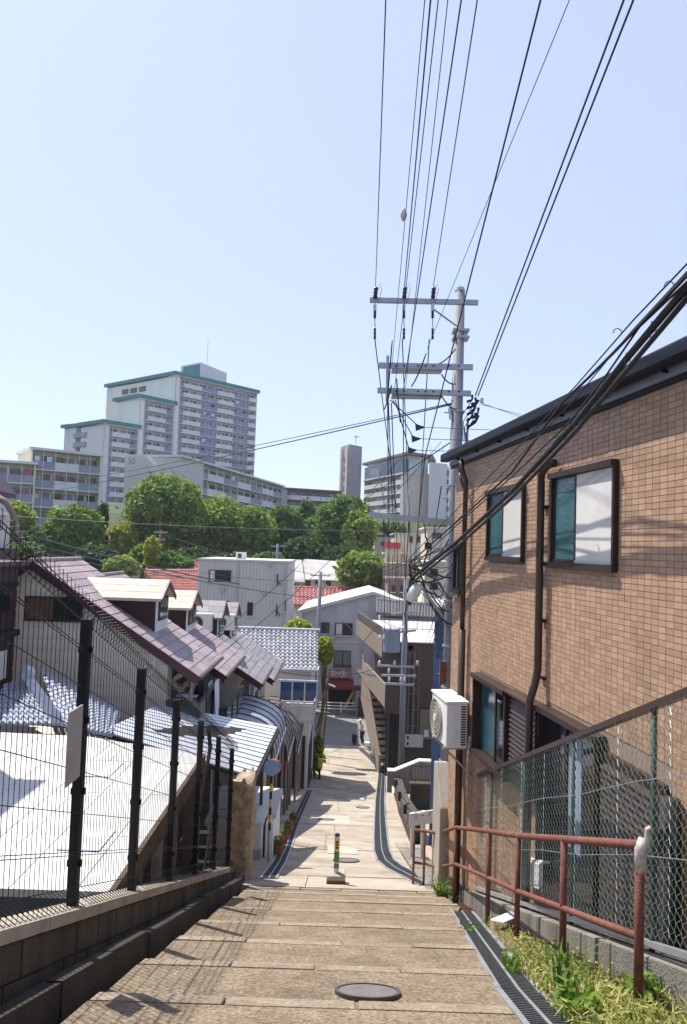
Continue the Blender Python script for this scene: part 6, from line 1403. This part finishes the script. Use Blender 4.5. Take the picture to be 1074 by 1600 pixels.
for (px, py, d) in ((965, 520, 4.9), (1046, 447, 4.3)):
    c = P(px, py, d); t = thing('curled_wire', c, 'loose curled wire end sticking up from the cable bundle', 'wire end', 'curled wire ends')
    MB().tube([c+V((math.cos(a)*.03, 0, math.sin(a)*.03)) for a in [k*.42-.5 for k in range(10)]], .004, 5).build('curl', 'greycable', t)
# lines down the street to the second pole
L2 = 'overhead wire running down the street to the second pole'
ends = [(586, 530, 640, 925), (629, 530, 645, 915), (671, 530, 648, 915), (607, 625, 622, 960), (612, 630, 626, 962), (630, 612, 634, 960), (664, 715, 640, 940), (606, 628, 610, 992), (640, 805, 628, 985), (600, 805, 602, 988), (690, 760, 650, 985), (706, 880, 648, 1040)]
for a, b, c_, d_ in ends: wire([P(a, b, 12.8), P(c_, d_, 34.5)], .011, 'blackcable', 'power_line', L2, 'wire', 'lines down the street', .25)
for i in range(5): wire([P(706, 905+i*14, 12.8), P(645, 1040+i*9, 34.5)], .012, 'blackcable', 'power_line', L2, 'wire', 'lines down the street', .5)
# three wedge clamps
for i, (px, py) in enumerate(((654, 667), (648, 685), (642, 703))):
    c = P(px, py, 12.2); t = thing('wire_clamp', c, ('upper', 'middle', 'lowest')[i]+' of three black wedge clamps hung on service wires beside the pole', 'clamp')
    MB().ext([c+V((-.055, 0, .06)), c+V((.02, 0, .03)), c+V((.1, 0, .012)), c+V((.1, 0, -.012)), c+V((.01, 0, -.05)), c+V((-.04, 0, -.07))], (0, .04, 0)).build('body', 'insul', t)
    wire([c+V((.1, .02, 0)), P(1000, py+14-i*2, 16)], .006, 'greycable', 'service_wire', 'thin grey service wire from a black wedge clamp toward the tiled roof', 'wire', 'service wires')
    wire([c+V((-.04, .02, .05)), P(610+i*4, 625, 12.8)], .010, 'blackcable', 'service_wire', 'black jumper from the third crossarm to a wedge clamp', 'wire', 'jumpers')
# jumpers between arms
for a, b in (((613, 532, 12.7), (605, 628, 12.7)), ((666, 552, 12.7), (643, 604, 12.75)), ((612, 602, 12.7), (600, 640, 12.6)), ((620, 592, 12.7), (626, 660, 12.6)), ((712, 545, 12.8), (680, 570, 12.9)), ((690, 585, 12.8), (712, 600, 12.9)), ((690, 618, 12.8), (714, 640, 12.9))):
    wire([P(*a), P(*b)], .013, 'blackcable', 'jumper_cable', 'short black jumper cable between the pole crossarms', 'cable', 'pole jumpers', .06, 8)
# tangle round the lamp
for i in range(16):
    a = P(636+random.random()*20, 868+random.random()*40, 12.2); b = P(690+random.random()*20, 840+random.random()*150, 12.85); wire([a, a.lerp(b, .5)+V((random.uniform(-.1, .1), random.uniform(-.3, 0), random.uniform(-.25, .1))), b], random.choice((.008, .012, .016)), random.choice(('blackcable', 'blackcable', 'greycable')), 'drop_cable', 'drop cable tangled round the street lamp on the pole', 'cable', 'cable tangle', .05, 6)
bundle([P(642, 905, 12.3), P(633, 960, 17), P(640, 1035, 34.4)], .02, lab='black cable drooping from the lamp tangle to the second pole')
bundle([P(640, 880, 12.3), P(642, 900, 12.3), P(652, 925, 12.3), P(640, 945, 12.25), P(637, 920, 12.25)], .022, lab='black cable loop around the street lamp')
# lines crossing to the left
_cl = iter(('thicker lower wire of the pair crossing before the stepped tower', 'thinner upper wire of the pair crossing before the stepped tower', 'thick pale cable sagging from the purple eave house over the slate ridge', 'pale cable just below the thickest one over the slate ridge', 'lowest pale cable above the ridge of the first gabled house',
'level wire strung before the hillside trees', 'wire from the wooden pole to the pale slim pole', 'wire from the pale slim pole top toward the tiled house', 'wire from the pale slim pole to the big grey pole', 'wire between the white box building and the pale slim pole',
'wire from the pale slim pole down to the drum transformer pole', 'thin wire rising from the first balcony to the wedge clamps', 'thin wire rising from the second balcony past the wedge clamps', 'wire from the thin hillside pole to the big grey pole', 'wire from the blue glazed balcony to the drum transformer pole', 'lower wire from the pale slim pole to the drum transformer'))
for a, b, r in (((706, 632, 12.9), (-40, 783, 55), .014), ((706, 630, 12.9), (-40, 771, 55), .010), ((36, 834, 30), (420, 918, 62), .045), ((40, 848, 30), (500, 935, 60), .03), ((30, 855, 30), (330, 905, 62), .025), ((0, 805, 70), (600, 830, 70), .03), ((250, 833, 78), (501, 900, 53), .02), ((501, 897, 53), (690, 860, 20), .014), ((501, 915, 53), (706, 850, 13.2), .012), ((310, 893, 54), (501, 905, 53), .016), ((501, 905, 53), (640, 990, 34.6), .016), ((310, 1010, 17), (640, 700, 12.9), .006), ((330, 1030, 17), (690, 690, 12.95), .006), ((436, 855, 84), (706, 690, 13.1), .012), ((440, 1050, 30), (598, 1042, 34.6), .012), ((501, 925, 53), (615, 1045, 34.6), .014)):
    wire([P(*a), P(*b)], r, 'greycable' if r > .02 else 'blackcable', 'power_line', next(_cl), 'wire', 'crossing wires', .3)
for a, b in (((753, 630, 12.8), (860, 668, 19)), ((753, 632, 12.8), (860, 660, 19))): wire([P(*a), P(*b)], .006, 'greycable', 'service_wire', 'pale service wire from the pole over the tiled roof', 'wire', 'roof service wires')
# ================================================================ summer haze
hb = B(-960, 960, -260, 2600, -1.6, 96).build('haze', 'white'); hb['kind'] = 'stuff'
vm_ = bpy.data.materials.new('haze'); vm_.use_nodes = True; vt = vm_.node_tree
for nn_ in list(vt.nodes):
    if nn_.type == 'BSDF_PRINCIPLED': vt.nodes.remove(nn_)
pv_ = vt.nodes.new('ShaderNodeVolumePrincipled'); pv_.inputs['Color'].default_value = (.82, .88, 1, 1); pv_.inputs['Density'].default_value = .0003; pv_.inputs['Anisotropy'].default_value = .2
vt.links.new(pv_.outputs[0], vt.nodes['Material Output'].inputs['Volume'])
hb.data.materials.clear(); hb.data.materials.append(vm_)
